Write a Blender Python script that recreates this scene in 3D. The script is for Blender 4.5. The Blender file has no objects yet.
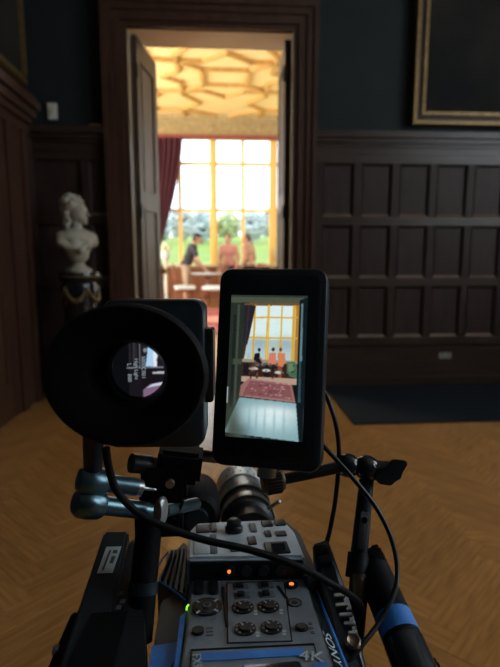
import bpy, bmesh, math, random
import numpy as np
from mathutils import Vector, Matrix, Euler

random.seed(7)
rng = np.random.default_rng(7)
S = bpy.context.scene
COL = S.collection
R = math.radians
PI = math.pi

# ------------------------------------------------------------------ camera
FPX, EYE, YAW, PITCH = 520.0, 1.2, R(4.0), R(8.8)
cam = bpy.data.cameras.new('camera')
cam.sensor_fit = 'HORIZONTAL'
cam.sensor_width = 36.0
cam.lens = FPX / 500.0 * 36.0
cam.clip_start, cam.clip_end = 0.02, 600
cam.dof.use_dof = True
cam.dof.focus_distance = 0.50
cam.dof.aperture_fstop = 9.0
camo = bpy.data.objects.new('camera', cam)
COL.objects.link(camo)
camo.location = (0, 0, EYE)
camo.rotation_euler = (PI / 2 - PITCH, 0, -YAW)
S.camera = camo

# ------------------------------------------------------------------ world, exposure
W = bpy.data.worlds.new('sky')
S.world = W
W.use_nodes = True
bg = W.node_tree.nodes['Background']
bg.inputs['Color'].default_value = (0.74, 0.89, 1.0, 1)
bg.inputs['Strength'].default_value = 4.0
S.view_settings.view_transform = 'Standard'
S.view_settings.look = 'None'
S.view_settings.exposure = 0.0
S.view_settings.gamma = 1.0
S.view_settings.use_curve_mapping = False
S.cycles.use_denoising = True
S.cycles.max_bounces = 8
S.cycles.sample_clamp_indirect = 6.0


def daylight(name, loc, rot, sx, sy, watts, col):
    L = bpy.data.lights.new(name, 'AREA')
    L.shape = 'RECTANGLE'
    L.size, L.size_y, L.energy, L.color = sx, sy, watts, col
    o = bpy.data.objects.new(name, L)
    COL.objects.link(o)
    o.location, o.rotation_euler = loc, rot
    return o


# daylight entering by the windows: two high in the hall's right-hand wall, and added lamps to fill the bright room from its sides
daylight('hall_window_daylight', (4.36, -0.35, 2.85), (R(90), 0, R(90)), 1.3, 2.5, 46, (0.88, 0.95, 1.0))
daylight('hall_window_daylight', (4.36, 1.85, 2.85), (R(90), 0, R(90)), 1.3, 2.5, 46, (0.88, 0.95, 1.0))
daylight('added_side_fill', (-4.15, 10.4, 2.45), (R(90), 0, R(-90)), 3.0, 3.0, 350, (1.0, 0.93, 0.80))
daylight('added_side_fill', (-4.15, 6.8, 2.45), (R(90), 0, R(-90)), 1.8, 3.0, 190, (0.92, 0.97, 1.0))  # extra fill lamp, added to brighten the door soffit
daylight('added_side_fill', (4.15, 10.4, 2.45), (R(90), 0, R(90)), 3.0, 3.0, 45, (1.0, 0.93, 0.80))

# ------------------------------------------------------------------ measuring helpers: a sight line to a point in the place
_fw = Vector((math.sin(YAW) * math.cos(PITCH), math.cos(YAW) * math.cos(PITCH), -math.sin(PITCH)))
_ri = Vector((math.cos(YAW), -math.sin(YAW), 0))
_up = _ri.cross(_fw)
_C = Vector((0, 0, EYE))


def ray(x, y):
    return _fw + _ri * ((x - 250) / FPX) + _up * ((333.5 - y) / FPX)


def on_y(x, y, Y):
    r = ray(x, y)
    return _C + r * (Y / r.y)


def on_z(x, y, Z):
    r = ray(x, y)
    return _C + r * ((Z - EYE) / r.z)


def on_x(x, y, X):
    r = ray(x, y)
    return _C + r * (X / r.x)


def dp(x, y, d):
    return _C + ray(x, y) * d


# ------------------------------------------------------------------ materials
def lin(c):
    return tuple(((v / 255) / 12.92 if v / 255 <= 0.04045 else (((v / 255) + 0.055) / 1.055) ** 2.4) for v in c)


def mat(name, col, rough=0.5, metal=0.0, var=0.15, scale=8.0, stretch=(1, 1, 1), bump=0.0, bscale=None,
        spec=0.5, coat=0.0, rand=0.0, col2=None, transl=0.0, sheen=0.0):
    m = bpy.data.materials.new(name)
    m.use_nodes = True
    n, l = m.node_tree.nodes, m.node_tree.links
    b = n['Principled BSDF']
    b.inputs['Roughness'].default_value = rough
    b.inputs['Metallic'].default_value = metal
    b.inputs['Specular IOR Level'].default_value = spec
    b.inputs['Coat Weight'].default_value = coat
    if coat:
        b.inputs['Coat Roughness'].default_value = 0.15
    if sheen:
        b.inputs['Sheen Weight'].default_value = sheen
    tc = n.new('ShaderNodeTexCoord')
    mp = n.new('ShaderNodeMapping')
    mp.inputs['Scale'].default_value = stretch
    l.new(tc.outputs['Object'], mp.inputs['Vector'])
    no = n.new('ShaderNodeTexNoise')
    no.inputs['Scale'].default_value = scale
    no.inputs['Detail'].default_value = 5
    l.new(mp.outputs['Vector'], no.inputs['Vector'])
    rp = n.new('ShaderNodeValToRGB')
    rp.color_ramp.elements[0].position = 0.3
    rp.color_ramp.elements[1].position = 0.7
    a = tuple(max(0, v * (1 - var)) for v in col)
    c = tuple(min(1, v * (1 + var)) for v in (col2 or col))
    rp.color_ramp.elements[0].color = (*a, 1)
    rp.color_ramp.elements[1].color = (*c, 1)
    l.new(no.outputs['Fac'], rp.inputs['Fac'])
    last = rp.outputs['Color']
    if rand:
        oi = n.new('ShaderNodeObjectInfo')
        at = n.new('ShaderNodeAttribute')
        at.attribute_name = 'tint'
        ad = n.new('ShaderNodeMath')
        ad.operation = 'ADD'
        l.new(oi.outputs['Random'], ad.inputs[0])
        l.new(at.outputs['Fac'], ad.inputs[1])
        fr = n.new('ShaderNodeMath')
        fr.operation = 'FRACT'
        l.new(ad.outputs[0], fr.inputs[0])
        mr = n.new('ShaderNodeMapRange')
        mr.inputs['To Min'].default_value = 1 - rand
        mr.inputs['To Max'].default_value = 1 + rand
        l.new(fr.outputs[0], mr.inputs['Value'])
        mx = n.new('ShaderNodeVectorMath')
        mx.operation = 'SCALE'
        l.new(last, mx.inputs[0])
        l.new(mr.outputs['Result'], mx.inputs['Scale'])
        last = mx.outputs[0]
    l.new(last, b.inputs['Base Color'])
    if bump:
        bp = n.new('ShaderNodeBump')
        bp.inputs['Strength'].default_value = bump
        bp.inputs['Distance'].default_value = 0.01
        if bscale:
            nb = n.new('ShaderNodeTexNoise')
            nb.inputs['Scale'].default_value = bscale
            l.new(mp.outputs['Vector'], nb.inputs['Vector'])
            l.new(nb.outputs['Fac'], bp.inputs['Height'])
        else:
            l.new(no.outputs['Fac'], bp.inputs['Height'])
        l.new(bp.outputs['Normal'], b.inputs['Normal'])
    return m


def screen_mat(name, strength):
    m = bpy.data.materials.new(name)
    m.use_nodes = True
    n, l = m.node_tree.nodes, m.node_tree.links
    b = n['Principled BSDF']
    b.inputs['Base Color'].default_value = (0.01, 0.01, 0.01, 1)
    b.inputs['Roughness'].default_value = 0.25
    a = n.new('ShaderNodeAttribute')
    a.attribute_name = 'paint'
    l.new(a.outputs['Color'], b.inputs['Emission Color'])
    b.inputs['Emission Strength'].default_value = strength
    return m


def paint_mat(name, rough=0.6):
    m = bpy.data.materials.new(name)
    m.use_nodes = True
    n, l = m.node_tree.nodes, m.node_tree.links
    b = n['Principled BSDF']
    b.inputs['Roughness'].default_value = rough
    a = n.new('ShaderNodeAttribute')
    a.attribute_name = 'paint'
    l.new(a.outputs['Color'], b.inputs['Base Color'])
    return m


def glow_mat(name, col, strength):
    m = bpy.data.materials.new(name)
    m.use_nodes = True
    b = m.node_tree.nodes['Principled BSDF']
    b.inputs['Base Color'].default_value = (*col, 1)
    b.inputs['Emission Color'].default_value = (*col, 1)
    b.inputs['Emission Strength'].default_value = strength
    return m


def glass_mat(name, refl=0.06, tint=(0.97, 0.98, 0.98)):
    m = bpy.data.materials.new(name)
    m.use_nodes = True
    n, l = m.node_tree.nodes, m.node_tree.links
    n.remove(n['Principled BSDF'])
    t = n.new('ShaderNodeBsdfTransparent')
    t.inputs['Color'].default_value = (*tint, 1)
    g = n.new('ShaderNodeBsdfGlossy')
    g.inputs['Roughness'].default_value = 0.03
    x = n.new('ShaderNodeMixShader')
    x.inputs['Fac'].default_value = refl
    l.new(t.outputs[0], x.inputs[1])
    l.new(g.outputs[0], x.inputs[2])
    l.new(x.outputs[0], n['Material Output'].inputs['Surface'])
    return m


M = {
    'parquet': mat('parquet', (0.40, 0.185, 0.055), 0.17, var=0.28, scale=5, stretch=(1.2, 14, 14), rand=0.09, bump=0.015, spec=0.5),
    'joint': mat('joint', (0.17, 0.08, 0.028), 0.6),
    'hallwood': mat('hallwood', (0.036, 0.022, 0.018), 0.48, var=0.3, scale=5, stretch=(5, 5, 0.6), bump=0.04, spec=0.22),
    'hallwood_h': mat('hallwood_h', (0.042, 0.025, 0.018), 0.33, var=0.3, scale=5, stretch=(0.6, 5, 5), bump=0.04, spec=0.4),
    'ledge': mat('ledge_painted_light', (0.15, 0.10, 0.072), 0.3, var=0.2, scale=6, spec=0.5),  # paler tone paints the light caught on upward-facing bevels
    'leafwood': mat('leafwood', (0.060, 0.036, 0.026), 0.5, var=0.3, scale=5, stretch=(5, 5, 0.6), bump=0.04, spec=0.25),
    'collar': mat('lens_collar', (0.78, 0.80, 0.80), 0.34, metal=0.25, var=0.08, scale=30),
    'soffit': mat('soffit_paint', (0.82, 0.75, 0.60), 0.6, var=0.05, scale=4),
    'tabletop_sheen': mat('table_painted_sheen', (0.42, 0.50, 0.54), 0.25, var=0.08, scale=6),  # bluish window reflection painted into the top's colour
    'redwood': mat('redwood', (0.062, 0.029, 0.018), 0.34, var=0.3, scale=5, stretch=(5, 5, 0.6), bump=0.04, spec=0.4),
    'green': mat('green_paint', (0.017, 0.0225, 0.0235), 0.7, var=0.12, scale=3, bump=0.02, spec=0.2),
    'ceil_hall': mat('ceil_hall', (0.5, 0.47, 0.42), 0.8),
    'cream': mat('cream_paint', (0.62, 0.53, 0.36), 0.6, var=0.05, scale=4),
    'ceil': mat('ceil_plaster', (0.86, 0.68, 0.30), 0.7, var=0.04, scale=3),
    'rib': mat('rib_gilt', (0.60, 0.37, 0.11), 0.55, var=0.15, scale=10),
    'frieze': mat('frieze', (0.40, 0.30, 0.14), 0.6, var=0.2, scale=12, bump=0.2),
    'wallpaper': mat('wallpaper', (0.55, 0.42, 0.28), 0.7, var=0.08, scale=6),
    'stonewin': mat('window_stone', (0.80, 0.53, 0.16), 0.55, var=0.08, scale=5),
    'wainscot': mat('wainscot', (0.22, 0.085, 0.04), 0.4, var=0.25, scale=5, stretch=(5, 5, 0.6)),
    'glass': glass_mat('window_glass'),
    'gold': mat('gilt', (0.20, 0.125, 0.045), 0.45, metal=0.6, var=0.35, scale=40, bump=0.3),
    'canvas': mat('canvas', (0.012, 0.014, 0.018), 0.75, spec=0.1, var=0.5, scale=1.2, col2=(0.022, 0.019, 0.016)),
    'mat': mat('floor_mat', (0.012, 0.016, 0.021), 0.9, var=0.2, scale=120, bump=0.3, spec=0.15),
    'white_plastic': mat('white_plastic', (0.62, 0.60, 0.52), 0.4, var=0.03),
    'socket': mat('socket_steel', (0.45, 0.42, 0.36), 0.35, metal=0.3, var=0.05),
    'marble': mat('bust_marble', (0.40, 0.37, 0.29), 0.42, var=0.14, scale=9, spec=0.5),
    'blackmarble': mat('black_marble', (0.008, 0.010, 0.014), 0.25, var=0.6, scale=8),
    'dimgilt': mat('dim_gilt', (0.16, 0.11, 0.05), 0.45, metal=0.5, var=0.3, scale=30),
    'brass': mat('brass', (0.55, 0.38, 0.14), 0.3, metal=1.0, var=0.1),
    'curtain': mat('curtain', (0.115, 0.022, 0.045), 0.85, var=0.2, scale=14, stretch=(6, 6, 0.6), sheen=0.2),
    'pelmet': mat('pelmet', (0.25, 0.06, 0.05), 0.8, var=0.2, scale=10),
    'lawn': mat('lawn', (0.19, 0.26, 0.03), 0.9, var=0.2, scale=0.4),
    'bark': mat('bark', (0.10, 0.085, 0.07), 0.9, var=0.3),
    'treehaze': mat('tree_painted_haze', (0.46, 0.50, 0.50), 0.9, var=0.2, scale=0.9, spec=0.0),  # haze and overexposure put into a pale crown colour
    'treegreen': mat('tree_green', (0.48, 0.50, 0.26), 0.9, var=0.25, scale=0.9, spec=0.0),
    'chairwood': mat('chair_mahogany', (0.20, 0.065, 0.03), 0.3, var=0.25, scale=8),
    'seatwhite': mat('seat_pale', (0.60, 0.70, 0.74), 0.7, var=0.06, scale=20),
    'armgreen': mat('armchair_green', (0.06, 0.13, 0.08), 0.8, var=0.2, scale=15),
    'tabletop': mat('table_top', (0.16, 0.11, 0.09), 0.10, var=0.2, scale=6, coat=0.5),
    'porcelain': mat('porcelain', (0.66, 0.66, 0.60), 0.35, var=0.08, scale=12),
    'flowers': mat('flowers', (0.60, 0.64, 0.44), 0.8, var=0.3, scale=18, bump=0.6),
    'skin': mat('skin', (0.52, 0.29, 0.20), 0.5, var=0.08, scale=6),
    'lip': mat('lip', (0.38, 0.13, 0.11), 0.5),
    'eye': mat('eye_white', (0.5, 0.5, 0.48), 0.3),
    'hairdark': mat('hair_dark', (0.025, 0.017, 0.013), 0.5, var=0.3, scale=60, bump=0.5),
    'hairbrown': mat('hair_brown', (0.07, 0.035, 0.018), 0.5, var=0.3, scale=60, bump=0.5),
    'shirtdark': mat('shirt_dark', (0.030, 0.028, 0.040), 0.8, var=0.2, scale=12),
    'shirtpink': mat('shirt_pink', (0.50, 0.23, 0.20), 0.8, var=0.1, scale=12),
    'shirttan': mat('shirt_tan', (0.52, 0.30, 0.21), 0.8, var=0.1, scale=12),
    'shortspale': mat('shorts_pale', (0.40, 0.30, 0.22), 0.8, var=0.1),
    'trousers': mat('trousers_dark', (0.03, 0.03, 0.04), 0.8, var=0.1),
    'shoe': mat('shoe', (0.06, 0.05, 0.045), 0.6),
    # rig
    'black': mat('black_metal', (0.012, 0.014, 0.017), 0.42, var=0.25, scale=30, spec=0.4),
    'rubber': mat('black_rubber', (0.0045, 0.005, 0.0065), 0.65, var=0.2, scale=40, spec=0.12),
    'plastic': mat('black_plastic', (0.014, 0.022, 0.029), 0.36, var=0.2, scale=40, spec=0.45),
    'gloss': mat('black_gloss', (0.013, 0.019, 0.025), 0.18, var=0.2, scale=20, spec=0.5),
    'camgrey': mat('camera_grey', (0.155, 0.185, 0.22), 0.45, var=0.16, scale=60, bump=0.12, bscale=900, spec=0.45),
    'camlight': mat('camera_light_grey', (0.52, 0.60, 0.68), 0.48, var=0.14, scale=60, bump=0.12, bscale=900, spec=0.5),
    'camdark': mat('camera_dark_grey', (0.028, 0.033, 0.042), 0.5, var=0.15, scale=60, spec=0.45),
    'button': mat('button_black', (0.010, 0.012, 0.015), 0.45, spec=0.25, var=0.15, scale=30),
    'buttongrey': mat('button_grey', (0.08, 0.095, 0.115), 0.5, spec=0.3, var=0.1, scale=30),
    'blue': mat('blue_tape', (0.028, 0.19, 0.60), 0.55, var=0.22, scale=35, bump=0.15),
    'teal': mat('teal_anodised', (0.11, 0.19, 0.225), 0.33, metal=0.85, var=0.12, scale=20),
    'steel': mat('steel', (0.55, 0.57, 0.57), 0.30, metal=0.95, var=0.12, scale=40),
    'lensmetal': mat('lens_metal', (0.27, 0.28, 0.275), 0.33, metal=0.45, var=0.15, scale=30),
    'bronze': mat('bronze', (0.20, 0.145, 0.095), 0.35, metal=0.8, var=0.2, scale=25),
    'print': mat('print_white', (0.42, 0.47, 0.50), 0.5, var=0.03),
    'sticker': mat('sticker', (0.55, 0.62, 0.62), 0.4, var=0.04),
    'stickerdark': mat('sticker_dark', (0.09, 0.10, 0.10), 0.5, var=0.1),
    'redlabel': mat('red_label', (0.16, 0.045, 0.03), 0.5, var=0.1),
    'plate': mat('grey_plate', (0.11, 0.12, 0.14), 0.4, var=0.1),
    'orange': glow_mat('orange_led', (1.0, 0.22, 0.04), 1.3),
    'green_led': glow_mat('green_led', (0.35, 1.0, 0.05), 0.9),
    'screen': screen_mat('screen_picture', 1.0),
    'evf': screen_mat('viewfinder_picture', 1.0),
    'hud': glow_mat('viewfinder_lettering', (0.45, 0.55, 0.6), 0.55),
    'rug': paint_mat('rug_pile', 0.9),
}

# ------------------------------------------------------------------ mesh helpers
MW = {}          # world matrix of each root, so parts can be authored in place


def root(name, label, cat, loc=(0, 0, 0), mtx=None, group=None):
    o = bpy.data.objects.new(name, None)
    COL.objects.link(o)
    mw = mtx if mtx is not None else Matrix.Translation(Vector(loc))
    o.matrix_world = mw
    o.empty_display_size = 0.05
    MW[o.name] = mw.copy()
    tag(o, label, cat, group)
    return o


def tag(o, label=None, cat=None, group=None, kind=None):
    if label:
        o['label'] = label
    if cat:
        o['category'] = cat
    if group:
        o['group'] = group
    if kind:
        o['kind'] = kind
    return o


def world_of(o):
    return MW.get(o.name, Matrix.Identity(4))


def obj(name, bm, m, parent=None, local=False, smooth=False, label=None, bevel=0.0):
    """one mesh object; verts are given in world coordinates unless local"""
    if bevel:
        bmesh.ops.bevel(bm, geom=[e for e in bm.edges], offset=bevel, segments=2, affect='EDGES', clamp_overlap=True)
    if parent is not None and not local:
        bmesh.ops.transform(bm, matrix=world_of(parent).inverted(), verts=bm.verts)
    me = bpy.data.meshes.new(name)
    bm.normal_update()
    bm.to_mesh(me)
    bm.free()
    return obj_me(name, me, m, parent, smooth, label)


def obj_me(name, me, m, parent=None, smooth=False, label=None):
    if smooth:
        for p in me.polygons:
            p.use_smooth = True
        try:
            me.set_sharp_from_angle(angle=R(40))
        except Exception:
            pass
    o = bpy.data.objects.new(name, me)
    COL.objects.link(o)
    ms = m if isinstance(m, (list, tuple)) else [m]
    for x in ms:
        me.materials.append(x)
    if parent is not None:
        o.parent = parent
        MW[o.name] = world_of(parent)
    if label:
        o['label'] = label
    return o


def struct(name, bm, m, parent=None, **k):
    o = obj(name, bm, m, parent, **k)
    if parent is None:
        o['kind'] = 'structure'
    return o


def B():
    return bmesh.new()


def box(bm, c, s, rot=None):
    v = bmesh.ops.create_cube(bm, size=1.0)['verts']
    bmesh.ops.scale(bm, vec=Vector(s), verts=v)
    if rot is not None:
        bmesh.ops.rotate(bm, cent=(0, 0, 0), matrix=rot, verts=v)
    bmesh.ops.translate(bm, vec=Vector(c), verts=v)
    return bm


def box2(bm, lo, hi):
    lo, hi = Vector(lo), Vector(hi)
    return box(bm, (lo + hi) / 2, hi - lo)


def frame_of(d):
    d = Vector(d).normalized()
    return d.to_track_quat('Z', 'Y').to_matrix()


def cyl(bm, a, b, r1, r2=None, seg=24):
    a, b = Vector(a), Vector(b)
    r2 = r1 if r2 is None else r2
    v = bmesh.ops.create_cone(bm, cap_ends=True, segments=seg, radius1=r1, radius2=r2, depth=(b - a).length)['verts']
    bmesh.ops.rotate(bm, cent=(0, 0, 0), matrix=frame_of(b - a), verts=v)
    bmesh.ops.translate(bm, vec=(a + b) / 2, verts=v)
    return bm


def ball(bm, c, r, seg=20, rot=None):
    v = bmesh.ops.create_uvsphere(bm, u_segments=seg, v_segments=max(8, seg * 2 // 3), radius=1.0)['verts']
    bmesh.ops.scale(bm, vec=Vector(r) if hasattr(r, '__len__') else Vector((r, r, r)), verts=v)
    if rot is not None:
        bmesh.ops.rotate(bm, cent=(0, 0, 0), matrix=rot, verts=v)
    bmesh.ops.translate(bm, vec=Vector(c), verts=v)
    return bm


def lathe(bm, prof, mtx=None, seg=40, sx=1.0, sy=1.0, close=False):
    """prof: list of (radius, z) turned about local z"""
    rings = []
    mtx = mtx or Matrix.Identity(4)
    for r, z in prof:
        ring = []
        for k in range(seg):
            a = 2 * PI * k / seg
            ring.append(bm.verts.new(mtx @ Vector((r * math.cos(a) * sx, r * math.sin(a) * sy, z))))
        rings.append(ring)
    for i in range(len(rings) - 1):
        A, Bq = rings[i], rings[i + 1]
        for k in range(seg):
            bm.faces.new((A[k], A[(k + 1) % seg], Bq[(k + 1) % seg], Bq[k]))
    if close:
        A, Bq = rings[-1], rings[0]
        for k in range(seg):
            bm.faces.new((A[k], A[(k + 1) % seg], Bq[(k + 1) % seg], Bq[k]))
    else:
        bm.faces.new(list(reversed(rings[0])))
        bm.faces.new(rings[-1])
    bmesh.ops.recalc_face_normals(bm, faces=bm.faces)
    return bm


def prism(bm, pts, off):
    """polygon pts (Vectors) swept by the vector off"""
    off = Vector(off)
    a = [bm.verts.new(Vector(p)) for p in pts]
    b = [bm.verts.new(Vector(p) + off) for p in pts]
    bm.faces.new(a)
    bm.faces.new(list(reversed(b)))
    n = len(pts)
    for k in range(n):
        bm.faces.new((a[k], b[k], b[(k + 1) % n], a[(k + 1) % n]))
    bmesh.ops.recalc_face_normals(bm, faces=bm.faces)
    return bm


def spline(pts, n=10):
    P = [Vector(p) for p in pts]
    P = [P[0] * 2 - P[1]] + P + [P[-1] * 2 - P[-2]]
    out = []
    for i in range(1, len(P) - 2):
        p0, p1, p2, p3 = P[i - 1:i + 3]
        for k in range(n):
            t = k / n
            out.append(0.5 * ((2 * p1) + (p2 - p0) * t + (2 * p0 - 5 * p1 + 4 * p2 - p3) * t * t + (3 * p1 - p0 - 3 * p2 + p3) * t ** 3))
    out.append(P[-2])
    return out


def tube(bm, pts, r, seg=12, smooth_n=10):
    P = spline(pts, smooth_n) if smooth_n else [Vector(p) for p in pts]
    rings = []
    nrm = None
    for i, p in enumerate(P):
        t = (P[min(i + 1, len(P) - 1)] - P[max(i - 1, 0)]).normalized()
        if nrm is None:
            nrm = t.orthogonal().normalized()
        nrm = (nrm - t * nrm.dot(t)).normalized()
        bn = t.cross(nrm)
        rr = r if not callable(r) else r(i / (len(P) - 1))
        rings.append([bm.verts.new(p + (nrm * math.cos(2 * PI * k / seg) + bn * math.sin(2 * PI * k / seg)) * rr) for k in range(seg)])
    for A, Bq in zip(rings, rings[1:]):
        for k in range(seg):
            bm.faces.new((A[k], A[(k + 1) % seg], Bq[(k + 1) % seg], Bq[k]))
    bm.faces.new(list(reversed(rings[0])))
    bm.faces.new(rings[-1])
    bmesh.ops.recalc_face_normals(bm, faces=bm.faces)
    return bm


def rrect(w, h, r, n=6):
    out = []
    for cx, cy, a0 in ((w / 2 - r, h / 2 - r, 0), (-w / 2 + r, h / 2 - r, 90), (-w / 2 + r, -h / 2 + r, 180), (w / 2 - r, -h / 2 + r, 270)):
        for k in range(n + 1):
            a = R(a0 + 90 * k / n)
            out.append((cx + r * math.cos(a), cy + r * math.sin(a)))
    return out


def rslab(bm, w, h, r, d, mtx=None, edge=0.0):
    """rounded-rectangle slab: face in local xy, depth d towards -z; edge = softened front rim"""
    mtx = mtx or Matrix.Identity(4)
    loops = [(w, h, r, -d)]
    if edge:
        loops += [(w, h, r, -edge), (w - edge * 0.6, h - edge * 0.6, max(r - edge * 0.3, 1e-4), -edge * 0.3), (w - 2 * edge, h - 2 * edge, max(r - edge, 1e-4), 0)]
    else:
        loops += [(w, h, r, 0)]
    rings = [[bm.verts.new(mtx @ Vector((x, y, z))) for x, y in rrect(ww, hh, rr)] for ww, hh, rr, z in loops]
    n = len(rings[0])
    for A, Bq in zip(rings, rings[1:]):
        for k in range(n):
            bm.faces.new((A[k], A[(k + 1) % n], Bq[(k + 1) % n], Bq[k]))
    bm.faces.new(list(reversed(rings[0])))
    bm.faces.new(rings[-1])
    bmesh.ops.recalc_face_normals(bm, faces=bm.faces)
    return bm


def text_mesh(s, size, mtx, depth=0.0002, align='CENTER'):
    cu = bpy.data.curves.new('lettering', 'FONT')
    cu.body = s
    cu.size = size
    cu.extrude = depth
    cu.align_x = align
    cu.align_y = 'CENTER'
    o = bpy.data.objects.new('lettering', cu)
    COL.objects.link(o)
    bpy.context.view_layer.update()
    me = bpy.data.meshes.new_from_object(o.evaluated_get(bpy.context.evaluated_depsgraph_get()))
    bpy.data.objects.remove(o)
    bpy.data.curves.remove(cu)
    me.transform(mtx)
    return me


def lettering(s, size, mtx, m, parent, name='lettering', depth=0.0002):
    """mtx places the text in the parent's local frame"""
    return obj_me(name, text_mesh(s, size, mtx, depth), m, parent)


def blob(parts, voxel=0.01, smooth=6, cut=None):
    """one continuous skin grown over tapered capsules ('c', a, b, ra, rb) and ellipsoids ('e', centre, radii[, euler])"""
    bm = B()
    for p in parts:
        if p[0] == 'c':
            a, b, ra, rb = Vector(p[1]), Vector(p[2]), p[3], p[4]
            if (b - a).length > 1e-5:
                cyl(bm, a, b, ra, rb, 14)
            ball(bm, a, ra, 14)
            ball(bm, b, rb, 14)
        else:
            rot = Euler(p[3]).to_matrix() if len(p) > 3 else None
            ball(bm, p[1], p[2], 18, rot)
    me = bpy.data.meshes.new('blob')
    bm.to_mesh(me)
    bm.free()
    o = bpy.data.objects.new('blob', me)
    COL.objects.link(o)
    md = o.modifiers.new('r', 'REMESH')
    md.mode = 'VOXEL'
    md.voxel_size = voxel
    if smooth:
        sm = o.modifiers.new('s', 'SMOOTH')
        sm.iterations = smooth
        sm.factor = 0.5
    bpy.context.view_layer.update()
    out = bpy.data.meshes.new_from_object(o.evaluated_get(bpy.context.evaluated_depsgraph_get()))
    bpy.data.objects.remove(o)
    bpy.data.meshes.remove(me)
    return out


def picture(name, w, h, arr, mtx, m, parent):
    """a flat printed / lit picture: a fine grid whose points carry colours (arr: rows x cols x 3, sRGB 0-255, top row first)"""
    H_, W_ = arr.shape[:2]
    xs = np.linspace(-w / 2, w / 2, W_)
    ys = np.linspace(h / 2, -h / 2, H_)
    X, Y = np.meshgrid(xs, ys)
    co = np.stack([X.ravel(), Y.ravel(), np.zeros(X.size)], 1)
    idx = np.arange(H_ * W_).reshape(H_, W_)
    quads = np.stack([idx[1:, :-1], idx[1:, 1:], idx[:-1, 1:], idx[:-1, :-1]], -1).reshape(-1, 4)
    me = bpy.data.meshes.new(name)
    me.from_pydata(co.tolist(), [], quads.tolist())
    c = np.clip(arr.reshape(-1, 3) / 255.0, 0, 1)
    c = np.where(c <= 0.04045, c / 12.92, ((c + 0.055) / 1.055) ** 2.4)
    at = me.color_attributes.new('paint', 'FLOAT_COLOR', 'POINT')
    at.data.foreach_set('color', np.concatenate([c, np.ones((len(c), 1))], 1).astype(np.float32).ravel())
    me.transform(mtx)
    return obj_me(name, me, m, parent)


class Paint:
    def __init__(s, w, h, col=(0, 0, 0)):
        s.a = np.zeros((h, w, 3)) + np.array(col, float)
        s.Y, s.X = np.mgrid[0:h, 0:w].astype(float)

    def poly(s, pts, col, al=1.0):
        ins = np.zeros(s.X.shape, bool)
        n = len(pts)
        for i in range(n):
            x1, y1 = pts[i]
            x2, y2 = pts[(i + 1) % n]
            if y1 == y2:
                continue
            c = ((y1 > s.Y) != (y2 > s.Y)) & (s.X < (x2 - x1) * (s.Y - y1) / (y2 - y1) + x1)
            ins ^= c
        s.a[ins] = s.a[ins] * (1 - al) + np.array(col, float) * al

    def rect(s, x0, y0, x1, y1, col, al=1.0):
        s.poly([(x0, y0), (x1, y0), (x1, y1), (x0, y1)], col, al)

    def ell(s, cx, cy, rx, ry, col, al=1.0):
        m = ((s.X - cx) / rx) ** 2 + ((s.Y - cy) / ry) ** 2 < 1
        s.a[m] = s.a[m] * (1 - al) + np.array(col, float) * al

    def soft(s, cx, cy, rx, ry, col, al=1.0):
        m = np.exp(-(((s.X - cx) / rx) ** 2 + ((s.Y - cy) / ry) ** 2))[..., None] * al
        s.a = s.a * (1 - m) + np.array(col, float) * m

    def blur(s, n):
        for _ in range(n):
            p = np.pad(s.a, ((1, 1), (1, 1), (0, 0)), 'edge')
            s.a = (p[1:-1, 1:-1] * 2 + p[:-2, 1:-1] + p[2:, 1:-1] + p[1:-1, :-2] + p[1:-1, 2:]) / 6


# ================================================================== THE SETTING
YW = 4.60          # hall face of the door wall
YI = 4.95          # far face of the same wall
YF = 13.6          # window wall of the bright room
ZC = 4.56          # its ceiling
XL, XR = -1.5, 4.4   # hall side walls
YB = -3.0
ZH = 4.6
DX, DZ = 0.68, 3.005  # door opening half width, height

# ---- floor: a dark bed with oak planks laid herringbone at 45 degrees
bm = B()
box2(bm, (XL - 0.1, YB, -0.06), (XR, YI, -0.006))
box2(bm, (-4.2, YI, -0.06), (4.2, YF, -0.006))
floor = struct('floor', bm, M['joint'])

PL, PW = 0.5, 0.1
pm = B()
v = box(pm, (0, 0, -0.006), (PL - 0.001, PW - 0.001, 0.012))
bmesh.ops.bevel(pm, geom=[e for e in pm.edges if e.verts[0].co.z > -0.001 and e.verts[1].co.z > -0.001], offset=0.0007, segments=1, affect='EDGES')
plank_me = bpy.data.meshes.new('plank')
pm.to_mesh(plank_me)
pm.free()
plank_me.materials.append(M['parquet'])
planks = []
N = int(PL / PW)
# herringbone lattice in its own axes: horizontal piece at (k, k + 2N j) steps, vertical piece beside it
rot45 = Matrix.Rotation(R(45), 2)
off = Vector((0.766, 1.724))
for j in range(-40, 41):
    for k in range(-130, 131):
        bx_, by_ = (k + 2 * N * j * 0.5 * 2) * PW * 1.0, k * PW
        # horizontal plank occupies [0,PL]x[0,PW]; vertical one [PL,PL+PW]... classic L herringbone
        for vert in (0, 1):
            if vert == 0:
                c = Vector((bx_ + PL / 2, by_ + PW / 2))
            else:
                c = Vector((bx_ + PL + PW / 2, by_ + PL / 2 - PL + PW))
            w = rot45 @ c + off
            ang = R(45) + (PI / 2 if vert else 0)
            # planks run on under the walls; the walls stand on them
            if YB - 0.1 < w.y <= YI and XL - 0.1 < w.x < XR + 0.1 or YI < w.y < YF + 0.1 and abs(w.x) < 4.2:
                planks.append((w.x, w.y, ang))


def seen(x, y):
    d = Vector((x, y, 0)) - _C
    z = d.dot(_fw)
    if z < 0.3:
        return None
    px, py = 250 + FPX * d.dot(_ri) / z, 333.5 - FPX * d.dot(_up) / z
    return z if (-25 < px < 525 and 380 < py < 720) else None


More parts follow.
